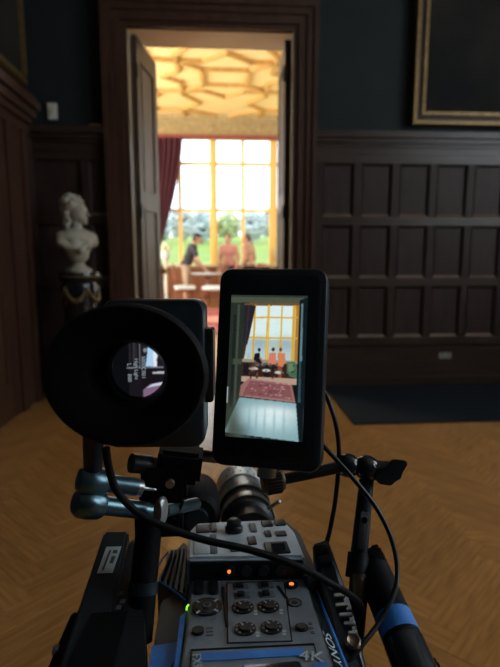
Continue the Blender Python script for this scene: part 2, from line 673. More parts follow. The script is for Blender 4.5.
near = sorted((p for p in planks if p[1] < 4.5 and seen(p[0], p[1])), key=lambda p: seen(p[0], p[1]))[:290]
nearset = set(near)
for x, y, a in near:
    o = bpy.data.objects.new('plank', plank_me)
    COL.objects.link(o)
    o.parent = floor
    o.location = (x, y, random.uniform(-0.0006, 0.0))
    o.rotation_euler = (0, 0, a)
# the rest of the floor joined
pv = np.array([v.co[:] for v in plank_me.vertices])
pf = [tuple(p.vertices) for p in plank_me.polygons]
VV, FF, TT = [], [], []
for p in planks:
    if p in nearset:
        continue
    x, y, a = p
    c, s = math.cos(a), math.sin(a)
    base = len(VV)
    q = pv.copy()
    q[:, 0], q[:, 1] = pv[:, 0] * c - pv[:, 1] * s + x, pv[:, 0] * s + pv[:, 1] * c + y
    VV += q.tolist()
    FF += [tuple(i + base for i in f) for f in pf]
    TT += [random.random()] * len(q)
me = bpy.data.meshes.new('plank_field')
me.from_pydata(VV, [], FF)
at = me.attributes.new('tint', 'FLOAT', 'POINT')
at.data.foreach_set('value', TT)
rest = obj_me('plank_field', me, M['parquet'], floor)
rest['kind'] = 'stuff'

# ---- door wall
bm = B()
box2(bm, (-4.2, YW + 0.02, 0), (-DX - 0.03, YI, ZH))
box2(bm, (DX + 0.03, YW + 0.02, 0), (4.6, YI, ZH))
box2(bm, (-DX - 0.03, YW + 0.02, DZ + 0.03), (DX + 0.03, YI, ZH))
wall_front = struct('wall_front', bm, M['green'])
# far side of the same wall, painted for the bright room
bm = B()
box2(bm, (-4.2, YI, 0), (-DX - 0.2, YI + 0.02, ZC))
box2(bm, (DX + 0.2, YI, 0), (4.2, YI + 0.02, ZC))
box2(bm, (-DX - 0.2, YI, DZ + 0.2), (DX + 0.2, YI + 0.02, ZC))
obj('wallpaper', bm, M['wallpaper'], wall_front)

# ---- other hall walls and ceiling
bm = B()
box2(bm, (XL - 0.2, YB, 0), (XL, YW + 0.02, ZH))
wall_left = struct('wall_left', bm, M['green'])
bm = B()
box2(bm, (XL - 0.2, YB - 0.2, 0), (XR + 0.2, YB, ZH))
struct('wall_back', bm, M['green'])
bm = B()
wins = [(-1.05, 0.35), (1.15, 2.55)]
z0, z1 = 1.55, 4.15
box2(bm, (XR, YB, 0), (XR + 0.25, YW + 0.02, z0))
box2(bm, (XR, YB, z1), (XR + 0.25, YW + 0.02, ZH))
edges_ = [YB] + [e for w in wins for e in w] + [YW + 0.02]
for a, b in zip(edges_[0::2], edges_[1::2]):
    box2(bm, (XR, a, z0), (XR + 0.25, b, z1))
struct('wall_right', bm, M['green'])
bm = B()
box2(bm, (XL - 0.2, YB - 0.3, ZH), (XR + 0.2, YI, ZH + 0.1))
struct('ceiling', bm, M['ceil_hall'])


def sash(name, y0, y1, x, z0, z1, cols, rows):
    bm = B()
    fr = 0.06
    for a, b in ((y0, y0 + fr), (y1 - fr, y1)):
        box2(bm, (x - 0.05, a, z0), (x + 0.05, b, z1))
    for a, b in ((z0, z0 + fr), (z1 - fr, z1)):
        box2(bm, (x - 0.049, y0, a), (x + 0.049, y1, b))
    for k in range(1, cols):
        yy = y0 + (y1 - y0) * k / cols
        box2(bm, (x - 0.03, yy - 0.02, z0), (x + 0.03, yy + 0.02, z1))
    for k in range(1, rows):
        zz = z0 + (z1 - z0) * k / rows
        box2(bm, (x - 0.029, y0, zz - 0.02), (x + 0.029, y1, zz + 0.02))
    w = struct(name, bm, M['cream'])
    bm = B()
    box2(bm, (x - 0.004, y0 + 0.02, z0 + 0.02), (x + 0.004, y1 - 0.02, z1 - 0.02))
    obj('pane', bm, M['glass'], w)
    return w


sash('window_2', wins[0][0], wins[0][1], XR + 0.12, z0, z1, 2, 4)
sash('window_3', wins[1][0], wins[1][1], XR + 0.12, z0, z1, 2, 4)

# ---- hall panelling on the door wall: rails, stiles and sunk panels, each its own piece
rows = [(0.375, 0.905), (0.905, 1.44), (1.44, 1.975)]
PITCHX = 0.337
RW, SW = 0.075, 0.07


def panelling(xa, xb, n_cols, x_first, parent):
    # backing
    bm = B()
    box2(bm, (xa, YW, 0.3), (xb, YW + 0.02, 2.2))
    obj('panel_backing', bm, M['hallwood'], parent)
    for z in (0.405, 0.94, 1.475, 2.0):
        bm = B()
        box2(bm, (xa, YW - 0.028, z - RW / 2), (xb, YW, z + RW / 2))
        obj('rail', bm, M['hallwood_h'], parent, bevel=0.006)
    zs = (0.405, 0.94, 1.475, 2.0)
    for c in range(n_cols + 1):
        xs_ = x_first + c * PITCHX
        if not (xa + 0.02 < xs_ < xb - 0.02):
            continue
        for r_ in range(3):
            bm = B()
            box2(bm, (xs_ - SW / 2, YW - 0.026, zs[r_] + RW / 2), (xs_ + SW / 2, YW, zs[r_ + 1] - RW / 2))
            obj('stile', bm, M['hallwood'], parent, bevel=0.005)
    for c in range(n_cols):
        a, b = max(xa, x_first + c * PITCHX + SW / 2), min(xb, x_first + (c + 1) * PITCHX - SW / 2)
        if b - a < 0.05:
            continue
        for r_ in range(3):
            p0, p1 = zs[r_] + RW / 2, zs[r_ + 1] - RW / 2
            bm = B()
            f0 = [(a, p0), (b, p0), (b, p1), (a, p1)]
            i = 0.022
            f1 = [(a + i, p0 + 0.026), (b - i, p0 + 0.026), (b - i, p1 - i), (a + i, p1 - i)]
            va = [bm.verts.new((x, YW - 0.026, z)) for x, z in f0]
            vb = [bm.verts.new((x, YW - 0.004, z)) for x, z in f1]
            for k in range(4):
                bm.faces.new((va[k], va[(k + 1) % 4], vb[(k + 1) % 4], vb[k]))
            bm.faces.new(vb)
            vc = [bm.verts.new((x, YW + 0.002, z)) for x, z in f0]
            for k in range(4):
                bm.faces.new((vc[k], vc[(k + 1) % 4], va[(k + 1) % 4], va[k]))
            bm.faces.new(list(reversed(vc)))
            bmesh.ops.recalc_face_normals(bm, faces=bm.faces)
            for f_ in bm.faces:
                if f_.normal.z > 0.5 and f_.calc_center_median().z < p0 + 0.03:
                    f_.material_index = 1  # bottom bevel gets the painted highlight
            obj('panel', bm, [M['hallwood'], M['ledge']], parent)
    # frieze and cap moulding
    bm = B()
    box2(bm, (xa, YW - 0.02, 2.04), (xb, YW, 2.12))
    obj('frieze_board', bm, M['hallwood_h'], parent)
    bm = B()
    for k, (z_, t_, d_) in enumerate(((2.10, 0.03, 0.035), (2.13, 0.04, 0.06), (2.17, 0.035, 0.09), (2.2, 0.025, 0.075))):
        box2(bm, (xa, YW - d_, z_), (xb, YW, z_ + t_))
    obj('cap_moulding', bm, M['hallwood_h'], parent)


panelling(0.88, XR, 11, 0.918, wall_front)
panelling(XL, -0.88, 1, -1.063, wall_front)
for nm, xa, xb in (('baseboard_front', 0.90, XR), ('baseboard_front_corner', XL, -0.90)):
    bm = B()
    box2(bm, (xa, YW - 0.04, 0), (xb, YW, 0.30))
    box2(bm, (xa, YW - 0.055, 0), (xb, YW - 0.04, 0.075))
    box2(bm, (xa, YW - 0.05, 0.30), (xb, YW, 0.345))
    struct('baseboard_front' if xa > 0 else 'baseboard_corner', bm, M['hallwood_h'])

# ---- door architrave (trim) with stepped moulding and jamb linings
bm = B()
for s in (-1, 1):
    for x0_, x1_, d_ in ((DX, DX + 0.045, 0.03), (DX + 0.045, DX + 0.115, 0.05), (DX + 0.115, DX + 0.165, 0.07), (DX + 0.165, DX + 0.20, 0.09)):
        a, b = sorted((s * x0_, s * x1_))
        box2(bm, (a, YW - d_, 0), (b, YW + 0.03, DZ + (x1_ - DX)))
for x1_, z0_, z1_, d_ in ((0.045, DZ, DZ + 0.045, 0.03), (0.115, DZ + 0.045, DZ + 0.115, 0.05), (0.165, DZ + 0.115, DZ + 0.165, 0.07), (0.20, DZ + 0.165, DZ + 0.20, 0.09), (0.21, DZ + 0.20, DZ + 0.38, 0.06), (0.27, DZ + 0.38, DZ + 0.45, 0.14)):
    box2(bm, (-DX - x1_, YW - d_ - 0.001, z0_), (DX + x1_, YW + 0.03, z1_))
trim_1 = struct('trim_1', bm, M['redwood'])
bm = B()
for s in (-1, 1):
    a, b = sorted((s * DX, s * (DX + 0.03)))
    box2(bm, (a, YW + 0.0, 0), (b, YI + 0.02, DZ))
obj('jamb', bm, M['cream'], trim_1)
bm = B()
box2(bm, (-DX - 0.03, YW, DZ), (DX + 0.03, YI + 0.02, DZ + 0.03))
obj('soffit', bm, M['soffit'], trim_1)
bm = B()
for s in (-1, 1):
    a, b = sorted((s * DX, s * (DX + 0.2)))
    box2(bm, (a, YI + 0.02, 0), (b, YI + 0.05, DZ + 0.2))
box2(bm, (-DX, YI + 0.02, DZ), (DX, YI + 0.05, DZ + 0.2))
obj('inner_architrave', bm, M['cream'], trim_1)


def door_leaf(name, hinge, ang, sgn, m, w=0.655, h=DZ - 0.02, t=0.045, split=(0.09, 1.60, 1.74, 2.83)):
    """panelled leaf: local x runs from the hinge to the meeting stile"""
    mw = Matrix.Translation(Vector(hinge)) @ Matrix.Rotation(ang, 4, 'Z')
    d = bpy.data.objects.new(name, bpy.data.meshes.new(name))
    COL.objects.link(d)
    d.matrix_world = mw
    MW[d.name] = mw
    d['kind'] = 'structure'
    bm = B()
    st = 0.12
    box2(bm, (0, -t / 2, 0.01), (st, t / 2, h))
    box2(bm, (w - st, -t / 2, 0.01), (w, t / 2, h))
    zz = [0.01] + list(split) + [h]
    zz = [0.01, 0.25, split[1], split[2], split[3], h]
    for a, b in ((zz[0], zz[1]), (zz[2], zz[3]), (zz[4], zz[5])):
        box2(bm, (st, -t / 2, a), (w - st, t / 2, b))
    bm.to_mesh(d.data)
    bm.free()
    d.data.materials.append(m)
    for a, b in ((zz[1], zz[2]), (zz[3], zz[4])):
        bm = B()
        box2(bm, (st - 0.005, -0.012, a - 0.005), (w - st + 0.005, 0.012, b + 0.005))
        box2(bm, (st + 0.05, -0.017, a + 0.05), (w - st - 0.05, 0.017, b - 0.05))
        obj('panel', bm, m, d, local=True)
        bm = B()
        e = 0.022
        for yy in (-1, 1):
            y0, y1 = sorted((yy * 0.012, yy * (t / 2 + 0.006)))
            box2(bm, (st, y0, a), (st + e, y1, b))
            box2(bm, (w - st - e, y0, a), (w - st, y1, b))
            box2(bm, (st + e, y0, a), (w - st - e, y1, a + e))
            box2(bm, (st + e, y0, b - e), (w - st - e, y1, b))
        obj('panel_moulding', bm, m, d, local=True)
    for yy in (-1, 1):
        bm = B()
        cyl(bm, (w - 0.06, yy * t / 2, 1.02), (w - 0.06, yy * (t / 2 + 0.05), 1.02), 0.009)
        ball(bm, (w - 0.06, yy * (t / 2 + 0.055), 1.02), 0.026)
        obj('door_knob', bm, M['brass'], d, local=True, smooth=True)
    for zz_ in (0.3, 1.5, 2.65):
        bm = B()
        cyl(bm, (-0.004, -sgn * (t / 2 + 0.004), zz_), (-0.004, -sgn * (t / 2 + 0.004), zz_ + 0.12), 0.009)
        obj('hinge', bm, M['black'], d, local=True)
    return d


door_leaf('door_1', (-DX + 0.036, YW + 0.10, 0.0), R(90 - 8.5), 1, M['leafwood'])
door_leaf('door_2', (DX - 0.03, YW + 0.10, 0.0), R(90 - 2.0), -1, M['leafwood'])

# ---- left wall: another door with architrave and heavy head moulding
bm = B()
for y0_, y1_, d_ in ((3.86, 3.95, 0.03), (3.95, 4.06, 0.055), (4.06, 4.22, 0.04), (4.22, 4.30, 0.075)):
    box2(bm, (XL, y0_, 0), (XL + d_, y1_, 2.13))
for y0_, y1_, d_ in ((2.62, 2.71, 0.03), (2.51, 2.62, 0.055), (2.35, 2.51, 0.04)):
    box2(bm, (XL, y0_, 0), (XL + d_, y1_, 2.13))
box2(bm, (XL, 2.71, 2.02), (XL + 0.03, 3.86, 2.13))
trim_2 = struct('trim_2', bm, M['redwood'])
bm = B()
for z_, t_, d_ in ((2.13, 0.07, 0.07), (2.20, 0.05, 0.11), (2.25, 0.06, 0.15), (2.31, 0.05, 0.20), (2.36, 0.04, 0.17)):
    box2(bm, (XL, 1.9, z_), (XL + d_ * 0.75, 4.44, z_ + t_))
obj('head_moulding', bm, M['redwood'], trim_2)
bm = B()
box2(bm, (XL, 4.30, 0.0), (XL + 0.02, YW, 2.13))
obj('corner_board', bm, M['hallwood'], trim_2)
door_leaf('door_3', (XL + 0.012, 3.86, 0.0), R(-90), 1, M['redwood'], w=1.15, h=2.02, t=0.03, split=(0.09, 0.95, 1.08, 1.90))
bm = B()
box2(bm, (XL, YB, 0), (XL + 0.03, 2.35, 0.3))
struct('baseboard_left', bm, M['hallwood'])

# ================================================================== THE BRIGHT ROOM
bm = B()
box2(bm, (-4.4, YI, 0), (-4.2, 5.8, ZC))
box2(bm, (-4.4, 7.8, 0), (-4.2, 8.7, ZC))
box2(bm, (-4.4, 5.8, 0), (-4.2, 7.8, 0.8))
box2(bm, (-4.4, 5.8, 4.1), (-4.2, 7.8, ZC))
box2(bm, (-4.4, 12.1, 0), (-4.2, YF, ZC))
box2(bm, (-4.4, 8.7, 0), (-4.2, 12.1, 0.8))
box2(bm, (-4.4, 8.7, 4.1), (-4.2, 12.1, ZC))
struct('wall_far_left', bm, M['wallpaper'])
bm = B()
box2(bm, (4.2, YI, 0), (4.4, 8.7, ZC))
box2(bm, (4.2, 12.1, 0), (4.4, YF, ZC))
box2(bm, (4.2, 8.7, 0), (4.4, 12.1, 0.8))
box2(bm, (4.2, 8.7, 4.1), (4.4, 12.1, ZC))
struct('wall_far_right', bm, M['wallpaper'])
for nm, X, ya, yb_ in (('added_window_4', -4.3, 8.7, 12.1), ('added_window_5', 4.3, 8.7, 12.1), ('added_window_6', -4.3, 5.8, 7.8)):  # unseen side windows, added to go with the fill lamps
    bm = B()
    nb = max(2, round((yb_ - ya) / 1.1))
    for k in range(nb + 1):
        y_ = ya + (yb_ - ya - 0.08) * k / nb
        box2(bm, (X - 0.05, y_, 0.8), (X + 0.05, y_ + 0.08, 4.1))
    for z_ in (0.8, 1.9, 3.0, 4.02):
        box2(bm, (X - 0.049, ya, z_), (X + 0.049, yb_, z_ + 0.08))
    w = struct(nm, bm, M['stonewin'])
    bm = B()
    box2(bm, (X - 0.004, ya + 0.02, 0.82), (X + 0.004, yb_ - 0.02, 4.08))
    obj('pane', bm, M['glass'], w)

# ceiling with strapwork ribs
bm = B()
box2(bm, (-4.4, YI, ZC), (4.4, YF + 0.3, ZC + 0.1))
ceil2 = struct('ceiling_far', bm, M['ceil'])
cx_, cy_ = 0.27, 10.65
s_ = 0.44
segs = []


def line(*pts):
    for a, b in zip(pts, pts[1:]):
        segs.append((a, b))


line((-s_, -s_), (s_, -s_), (s_, s_), (-s_, s_), (-s_, -s_))
for a in (-1, 1):
    for b in (-1, 1):
        line((a * s_, b * s_), (a * 0.87, b * 0.85))
        line((a * 0.87, b * 0.85), (a * 0.42, b * 0.85), (0, b * 1.25))
        line((a * 0.87, b * 0.85), (a * 0.88, b * 0.31), (a * 1.22, 0))
        line((a * 0.87, b * 0.85), (a * 1.40, b * 0.90), (a * 1.75, b * 0.5), (a * 2.1, b * 0.9), (a * 2.9, b * 0.9))
        line((a * 0.87, b * 0.85), (a * 0.89, b * 1.1), (a * 0.53, b * 1.73), (a * 0.93, b * 2.25), (a * 0.93, b * 2.95))
        line((a * 0.93, b * 2.25), (a * 1.5, b * 2.3), (a * 1.75, b * 1.75), (a * 1.4, b * 1.2), (a * 1.40, b * 0.9))
        line((0, b * 2.95), (a * 0.42, b * 2.6), (a * 0.93, b * 2.25))
uniq = set()
for a, b in segs:
    key = tuple(sorted(((round(a[0], 2), round(a[1], 2)), (round(b[0], 2), round(b[1], 2)))))
    if key in uniq:
        continue
    uniq.add(key)
    A, Bv = Vector((cx_ + a[0], cy_ + a[1], 0)), Vector((cx_ + b[0], cy_ + b[1], 0))
    d = Bv - A
    L = d.length + 0.05
    mid = (A + Bv) / 2
    bm = B()
    rot = Matrix.Rotation(math.atan2(d.y, d.x), 3, 'Z')
    box(bm, (mid.x, mid.y, ZC - 0.02), (L, 0.10, 0.045), rot)
    box(bm, (mid.x, mid.y, ZC - 0.05), (L, 0.05, 0.03), rot)
    obj('ceiling_rib', bm, M['rib'], ceil2)

# cornice frieze over the windows, with raised ornament
bm = B()
box2(bm, (-4.2, YF - 0.05, 4.08), (4.2, YF, ZC))
box2(bm, (-4.2, YF - 0.16, 4.44), (4.2, YF - 0.05, ZC))
box2(bm, (-4.2, YF - 0.11, 4.38), (4.2, YF - 0.05, 4.44))
box2(bm, (-4.2, YF - 0.10, 4.08), (4.2, YF - 0.05, 4.14))
trim_3 = struct('trim_3', bm, M['frieze'])
orn = B()
for k in range(6):
    a = k * PI / 3
    ball(orn, (0.05 * math.cos(a), 0, 0.05 * math.sin(a)), (0.035, 0.02, 0.035), 8)
ball(orn, (0, 0, 0), (0.03, 0.03, 0.03), 8)
for s in (-1, 1):
    tube(orn, [(s * 0.1, 0, 0), (s * 0.18, 0, 0.07), (s * 0.25, 0, -0.02), (s * 0.21, 0, -0.05)], 0.016, 6, 5)
orn_me = bpy.data.meshes.new('ornament')
orn.to_mesh(orn_me)
orn.free()
orn_me.materials.append(M['frieze'])
for k in range(13):
    o = bpy.data.objects.new('ornament', orn_me)
    COL.objects.link(o)
    o.parent = trim_3
    o.location = (-3.6 + k * 0.6, YF - 0.055, 4.26)

# window wall: masonry around a great mullioned window
WX0, WX1, WZ0, WZ1 = -1.72, 3.35, 0.92, 4.06
bm = B()
box2(bm, (-4.4, YF, 0), (WX0, YF + 0.3, ZC))
box2(bm, (WX1, YF, 0), (4.4, YF + 0.3, ZC))
box2(bm, (WX0, YF, 0), (WX1, YF + 0.3, WZ0 - 0.05))
box2(bm, (WX0, YF, WZ1), (WX1, YF + 0.3, ZC))
wall_window = struct('wall_far', bm, M['wallpaper'])
bm = B()
box2(bm, (-4.2, YF - 0.03, 0), (4.2, YF, WZ0 - 0.1))
obj('wainscot', bm, M['wainscot'], wall_window)
for k in range(13):
    bm = B()
    xa = -4.0 + k * 0.62
    box2(bm, (xa, YF - 0.045, 0.18), (xa + 0.5, YF - 0.03, 0.72))
    obj('wainscot_panel', bm, M['wainscot'], wall_window, bevel=0.01)
thick = [(-1.72, -1.54), (-0.068, 0.112), (1.46, 1.64), (3.17, 3.35)]
thin = [-0.83, 0.775, 2.40]
bm = B()
for a, b in thick:
    box2(bm, (a, YF + 0.0, WZ0), (b, YF + 0.2, WZ1))
    box2(bm, (a + 0.05, YF - 0.03, WZ0), (b - 0.05, YF, WZ1))
w1 = struct('window_1', bm, M['stonewin'])
for x_ in thin:
    bm = B()
    box2(bm, (x_ - 0.045, YF + 0.05, WZ0), (x_ + 0.045, YF + 0.17, WZ1))
    obj('mullion', bm, M['stonewin'], w1)
zt = [2.28, 3.43]
for z_ in zt:
    bm = B()
    box2(bm, (WX0, YF + 0.06, z_ - 0.04), (WX1, YF + 0.16, z_ + 0.04))
    obj('transom', bm, M['stonewin'], w1)
bm = B()
box2(bm, (WX0, YF - 0.12, WZ0 - 0.06), (WX1, YF + 0.2, WZ0))
obj('window_sill', bm, M['cream'], w1)
bm = B()
box2(bm, (WX0, YF + 0.04, WZ1 - 0.05), (WX1, YF + 0.18, WZ1))
obj('window_head', bm, M['stonewin'], w1)
xcols = sorted([(thick[0][1], -0.875), (-0.785, -0.068), (0.112, 0.73), (0.82, 1.46), (1.64, 2.355), (2.445, 3.17)])
zrows = [(WZ0, 2.24), (2.32, 3.39), (3.47, WZ1 - 0.05)]
for xa, xb in xcols:
    for za, zb in zrows:
        bm = B()
        box2(bm, (xa - 0.005, YF + 0.10, za - 0.005), (xb + 0.005, YF + 0.106, zb + 0.005))
        obj('pane', bm, M['glass'], w1)

# outside: lawn rising to a line of trees, haze painted into their pale crowns
bm = B()
nx, ny = 24, 24
gv = [[bm.verts.new((-90 + 180 * i / nx, 14.2 + 120 * (j / ny) ** 1.5, -0.45 + 4.6 * min(1, (j / ny) ** 1.5 * 1.5) + 0.15 * math.sin(i * 1.7 + j))) for i in range(nx + 1)] for j in range(ny + 1)]
for j in range(ny):
    for i in range(nx):
        bm.faces.new((gv[j][i], gv[j][i + 1], gv[j + 1][i + 1], gv[j + 1][i]))
lawn = struct('ground_lawn', bm, M['lawn'], smooth=True)


def tree(px, Y, hgt, wid, leafm, label, k, group=None):
    base_z = -0.45 + 4.6 * min(1, ((Y - 14.2) / 120) * 1.5)
    X = on_y(px, 240, Y).x
    t = root('garden_tree', label, 'tree', (X, Y, base_z - 0.1), group=group)
    bm = B()
    cyl(bm, (X, Y, base_z - 0.2), (X, Y, base_z + hgt * 0.45), 0.04 * hgt, 0.02 * hgt, 10)
    for q in range(5):
        a = q * 1.3 + k
        cyl(bm, (X, Y, base_z + hgt * 0.3), (X + math.cos(a) * wid * 0.3, Y + math.sin(a) * wid * 0.3, base_z + hgt * 0.62), 0.018 * hgt, 0.006 * hgt, 8)
    obj('trunk', bm, M['bark'], t)
    r_ = random.Random(k)
    bm = B()
    for q in range(420):
        u, v_, w_ = r_.gauss(0, 1), r_.gauss(0, 1), r_.gauss(0, 1)
        n_ = math.sqrt(u * u + v_ * v_ + w_ * w_)
        rr = 0.55 + 0.45 * r_.random()
        c = Vector((X + u / n_ * wid / 2 * rr, Y + v_ / n_ * wid / 2 * rr, base_z + hgt * 0.54 + w_ / n_ * hgt * 0.46 * rr))
        s = hgt * 0.05 * (0.6 + r_.random())
        v = bmesh.ops.create_icosphere(bm, subdivisions=1, radius=s)['verts']
        for vv in v:
            vv.co = Vector((vv.co.x * 1.2, vv.co.y * 1.2, vv.co.z * 0.7)) * (0.8 + 0.5 * r_.random()) + c
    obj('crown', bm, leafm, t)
    return t


tree(158, 58, 3.2, 3.0, M['treehaze'], 'hazy grey tree beyond the lawn, behind the maroon curtain', 1)
tree(182, 68, 4.2, 3.4, M['treehaze'], 'hazy grey tree beyond the lawn, left of the person in the dark shirt', 6)
tree(202, 60, 3.7, 2.9, M['treehaze'], 'hazy grey tree beyond the lawn, behind the person in the dark shirt', 2)
tree(228, 68, 3.6, 3.6, M['treegreen'], 'yellow-green rounded tree beyond the lawn, behind the pink shirt', 3)
tree(252, 58, 3.6, 2.9, M['treehaze'], 'hazy grey tree beyond the lawn, behind the tan shirt', 4)
tree(272, 68, 4.4, 3.2, M['treehaze'], 'tall hazy grey tree beyond the lawn, seen through the right-hand panes', 7)
tree(296, 60, 3.8, 3.2, M['treehaze'], 'hazy grey tree beyond the lawn, beside the right-hand door leaf', 5)

# maroon curtain, tied back: pleated cloth sheet with thickness
cr = root('curtain', 'maroon velvet curtain drawn back beside the great window', 'curtain', (-1.5, YF - 0.2, 0.0))
bm = B()
top_l, top_r = -1.62, -0.72
nz, nu = 40, 60
vs = []
for j in range(nz + 1):
    t = j / nz
    z = 3.985 - t * 2.715
    left = -1.66
    # inner edge sweeps from the rail towards the tie-back
    rgt = top_r + (-1.36 - top_r) * (t ** 1.5)
    row = []
    for i in range(nu + 1):
        u = i / nu
        row.append(bm.verts.new((left + (rgt - left) * u, YF - 0.2 + 0.05 * math.sin(u * 2 * PI * 7 + 0.6 * t) * (1 - 0.3 * t), z)))
    vs.append(row)
for j in range(nz):
    for i in range(nu):
        bm.faces.new((vs[j][i], vs[j][i + 1], vs[j + 1][i + 1], vs[j + 1][i]))
bmesh.ops.solidify(bm, geom=bm.faces[:], thickness=0.006)
obj('drape', bm, M['curtain'], cr, smooth=True)
bm = B()
vs = []
for j in range(21):
    t = j / 20
    row = []
    for i in range(41):
        u = i / 40
        row.append(bm.verts.new((-1.66 + 0.30 * (1 + 0.3 * t) * u, YF - 0.2 + 0.045 * math.sin(u * 2 * PI * 6), 1.27 - t * 1.25)))
    vs.append(row)
for j in range(20):
    for i in range(40):
        bm.faces.new((vs[j][i], vs[j][i + 1], vs[j + 1][i + 1], vs[j + 1][i]))
bmesh.ops.solidify(bm, geom=bm.faces[:], thickness=0.006)
obj('lower_drape', bm, M['curtain'], cr, smooth=True)
bm = B()
lathe(bm, [(0.02, -0.03), (0.03, -0.03), (0.03, 0.03), (0.02, 0.03)], Matrix.Translation((-1.51, YF - 0.2, 1.27)) @ Matrix.Diagonal((6.0, 2.8, 1, 1)), 24)
obj('tie_back', bm, M['dimgilt'], cr)
pelm = B()
box2(pelm, (-1.72, YF - 0.16, 3.99), (3.3, YF - 0.05, 4.08))
tag(obj('curtain_rail', pelm, M['pelmet']), 'dark red curtain rail board above the great window panes', 'curtain rail')

# rug
P = Paint(120, 140, (150, 70, 65))
P.rect(4, 4, 115, 135, (95, 40, 45))
P.rect(10, 10, 109, 129, (178, 120, 105))
P.rect(18, 18, 101, 121, (150, 62, 60))
for k in range(90):
    P.ell(rng.uniform(20, 100), rng.uniform(20, 120), rng.uniform(1, 4), rng.uniform(1, 4), [(190, 140, 120), (70, 50, 80), (110, 40, 45), (200, 170, 150)][k % 4], 0.75)
P.ell(60, 70, 22, 30, (120, 50, 58))
P.ell(60, 70, 14, 20, (190, 130, 115))
for k in range(26):
    P.ell(14, 14 + k * 4.4, 1.6, 1.6, (80, 50, 70))
    P.ell(105, 14 + k * 4.4, 1.6, 1.6, (80, 50, 70))
    P.ell(14 + k * 3.6, 14, 1.6, 1.6, (80, 50, 70))
    P.ell(14 + k * 3.6, 125, 1.6, 1.6, (80, 50, 70))
P.blur(1)
rg = root('rug', 'large faded red patterned rug on the bright room floor', 'rug', (0.1, 9.45, 0.0))
bm = B()
box(bm, (0, 0, 0.005), (2.96, 3.56, 0.010))
obj('backing', bm, M['chairwood'], rg, local=True)
picture('pile', 3.0, 3.6, P.a, Matrix.Translation((0, 0, 0.0115)), M['rug'], rg)
bm = B()
for s in (-1, 1):
    for k in range(75):
        box(bm, (-1.48 + k * 0.04, s * 1.84, 0.003), (0.012, 0.08, 0.006))
fr = obj('fringe', bm, M['cream'], rg, local=True)
fr['kind'] = 'stuff'


# table and chairs
TC = on_z(207, 272, 0.74)
TX, TY = TC.x + 0.03, 12.15
tb = root('round_table', 'round pedestal table with window reflection painted on its top between the three people', 'table', (TX, TY, 0))
bm = B()
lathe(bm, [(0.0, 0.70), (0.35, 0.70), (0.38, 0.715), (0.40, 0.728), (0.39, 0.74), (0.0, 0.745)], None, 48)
obj('table_top', bm, M['tabletop_sheen'], tb, local=True, smooth=True)
bm = B()
lathe(bm, [(0.02, 0.12), (0.07, 0.14), (0.045, 0.2), (0.06, 0.3), (0.09, 0.4), (0.05, 0.5), (0.04, 0.6), (0.12, 0.69), (0.14, 0.70)], None, 24)
obj('pedestal', bm, M['chairwood'], tb, local=True, smooth=True)
for k in range(3):
    a = k * 2 * PI / 3 + 0.5 + PI
    bm = B()
    tube(bm, [(0, 0, 0.2), (0.16 * math.cos(a), 0.16 * math.sin(a), 0.17), (0.3 * math.cos(a), 0.3 * math.sin(a), 0.04), (0.36 * math.cos(a), 0.36 * math.sin(a), 0.025)], 0.024, 10, 6)
    obj('leg', bm, M['chairwood'], tb, local=True, smooth=True)


def chair(x, y, rz, label, sm=None):
    c = root('dining_chair', label, 'chair', mtx=Matrix.Translation((x, y, 0)) @ Matrix.Rotation(rz, 4, 'Z'), group='chairs at the round table')
    bm = B()
    rslab(bm, 0.46, 0.44, 0.05, 0.07, Matrix.Translation((0, 0, 0.48)), 0.025)
    obj('seat', bm, sm or M['seatwhite'], c, local=True, smooth=True)
    bm = B()
    box2(bm, (-0.21, -0.20, 0.35), (0.21, 0.20, 0.41))
    obj('seat_frame', bm, M['chairwood'], c, local=True, bevel=0.006)
    for sx in (-1, 1):
        bm = B()
        cyl(bm, (sx * 0.19, 0.18, 0), (sx * 0.19, 0.18, 0.38), 0.014, 0.024, 12)
        obj('leg', bm, M['chairwood'], c, local=True, smooth=True)
        bm = B()
        tube(bm, [(sx * 0.19, -0.26, 0), (sx * 0.19, -0.2, 0.36), (sx * 0.19, -0.21, 0.6), (sx * 0.185, -0.27, 0.95)], 0.02, 10, 5)
        obj('leg', bm, M['chairwood'], c, local=True, smooth=True)
    bm = B()
    box(bm, (0, -0.268, 0.90), (0.40, 0.03, 0.12))
    box(bm, (0, -0.225, 0.66), (0.36, 0.024, 0.05))
    obj('backrest', bm, M['chairwood'], c, local=True, bevel=0.008)
    bm = B()
    for k in (-1, 0, 1):
        box(bm, (k * 0.09, -0.245, 0.76), (0.04, 0.014, 0.2))
    obj('back_splat', bm, M['chairwood'], c, local=True)
    return c


cA = on_z(188, 283, 0.48)
chair(cA.x - 0.02, 11.75, R(-80), 'mahogany chair with pale seat, beside the person in the dark shirt')
cB = on_z(213, 283, 0.48)
chair(cB.x + 0.02, 11.62, R(75), 'mahogany chair with pale seat, drawn up to the table near the rug')
chair(TX + 1.0, 12.1, R(110), 'mahogany chair with pale seat beside the green armchair')

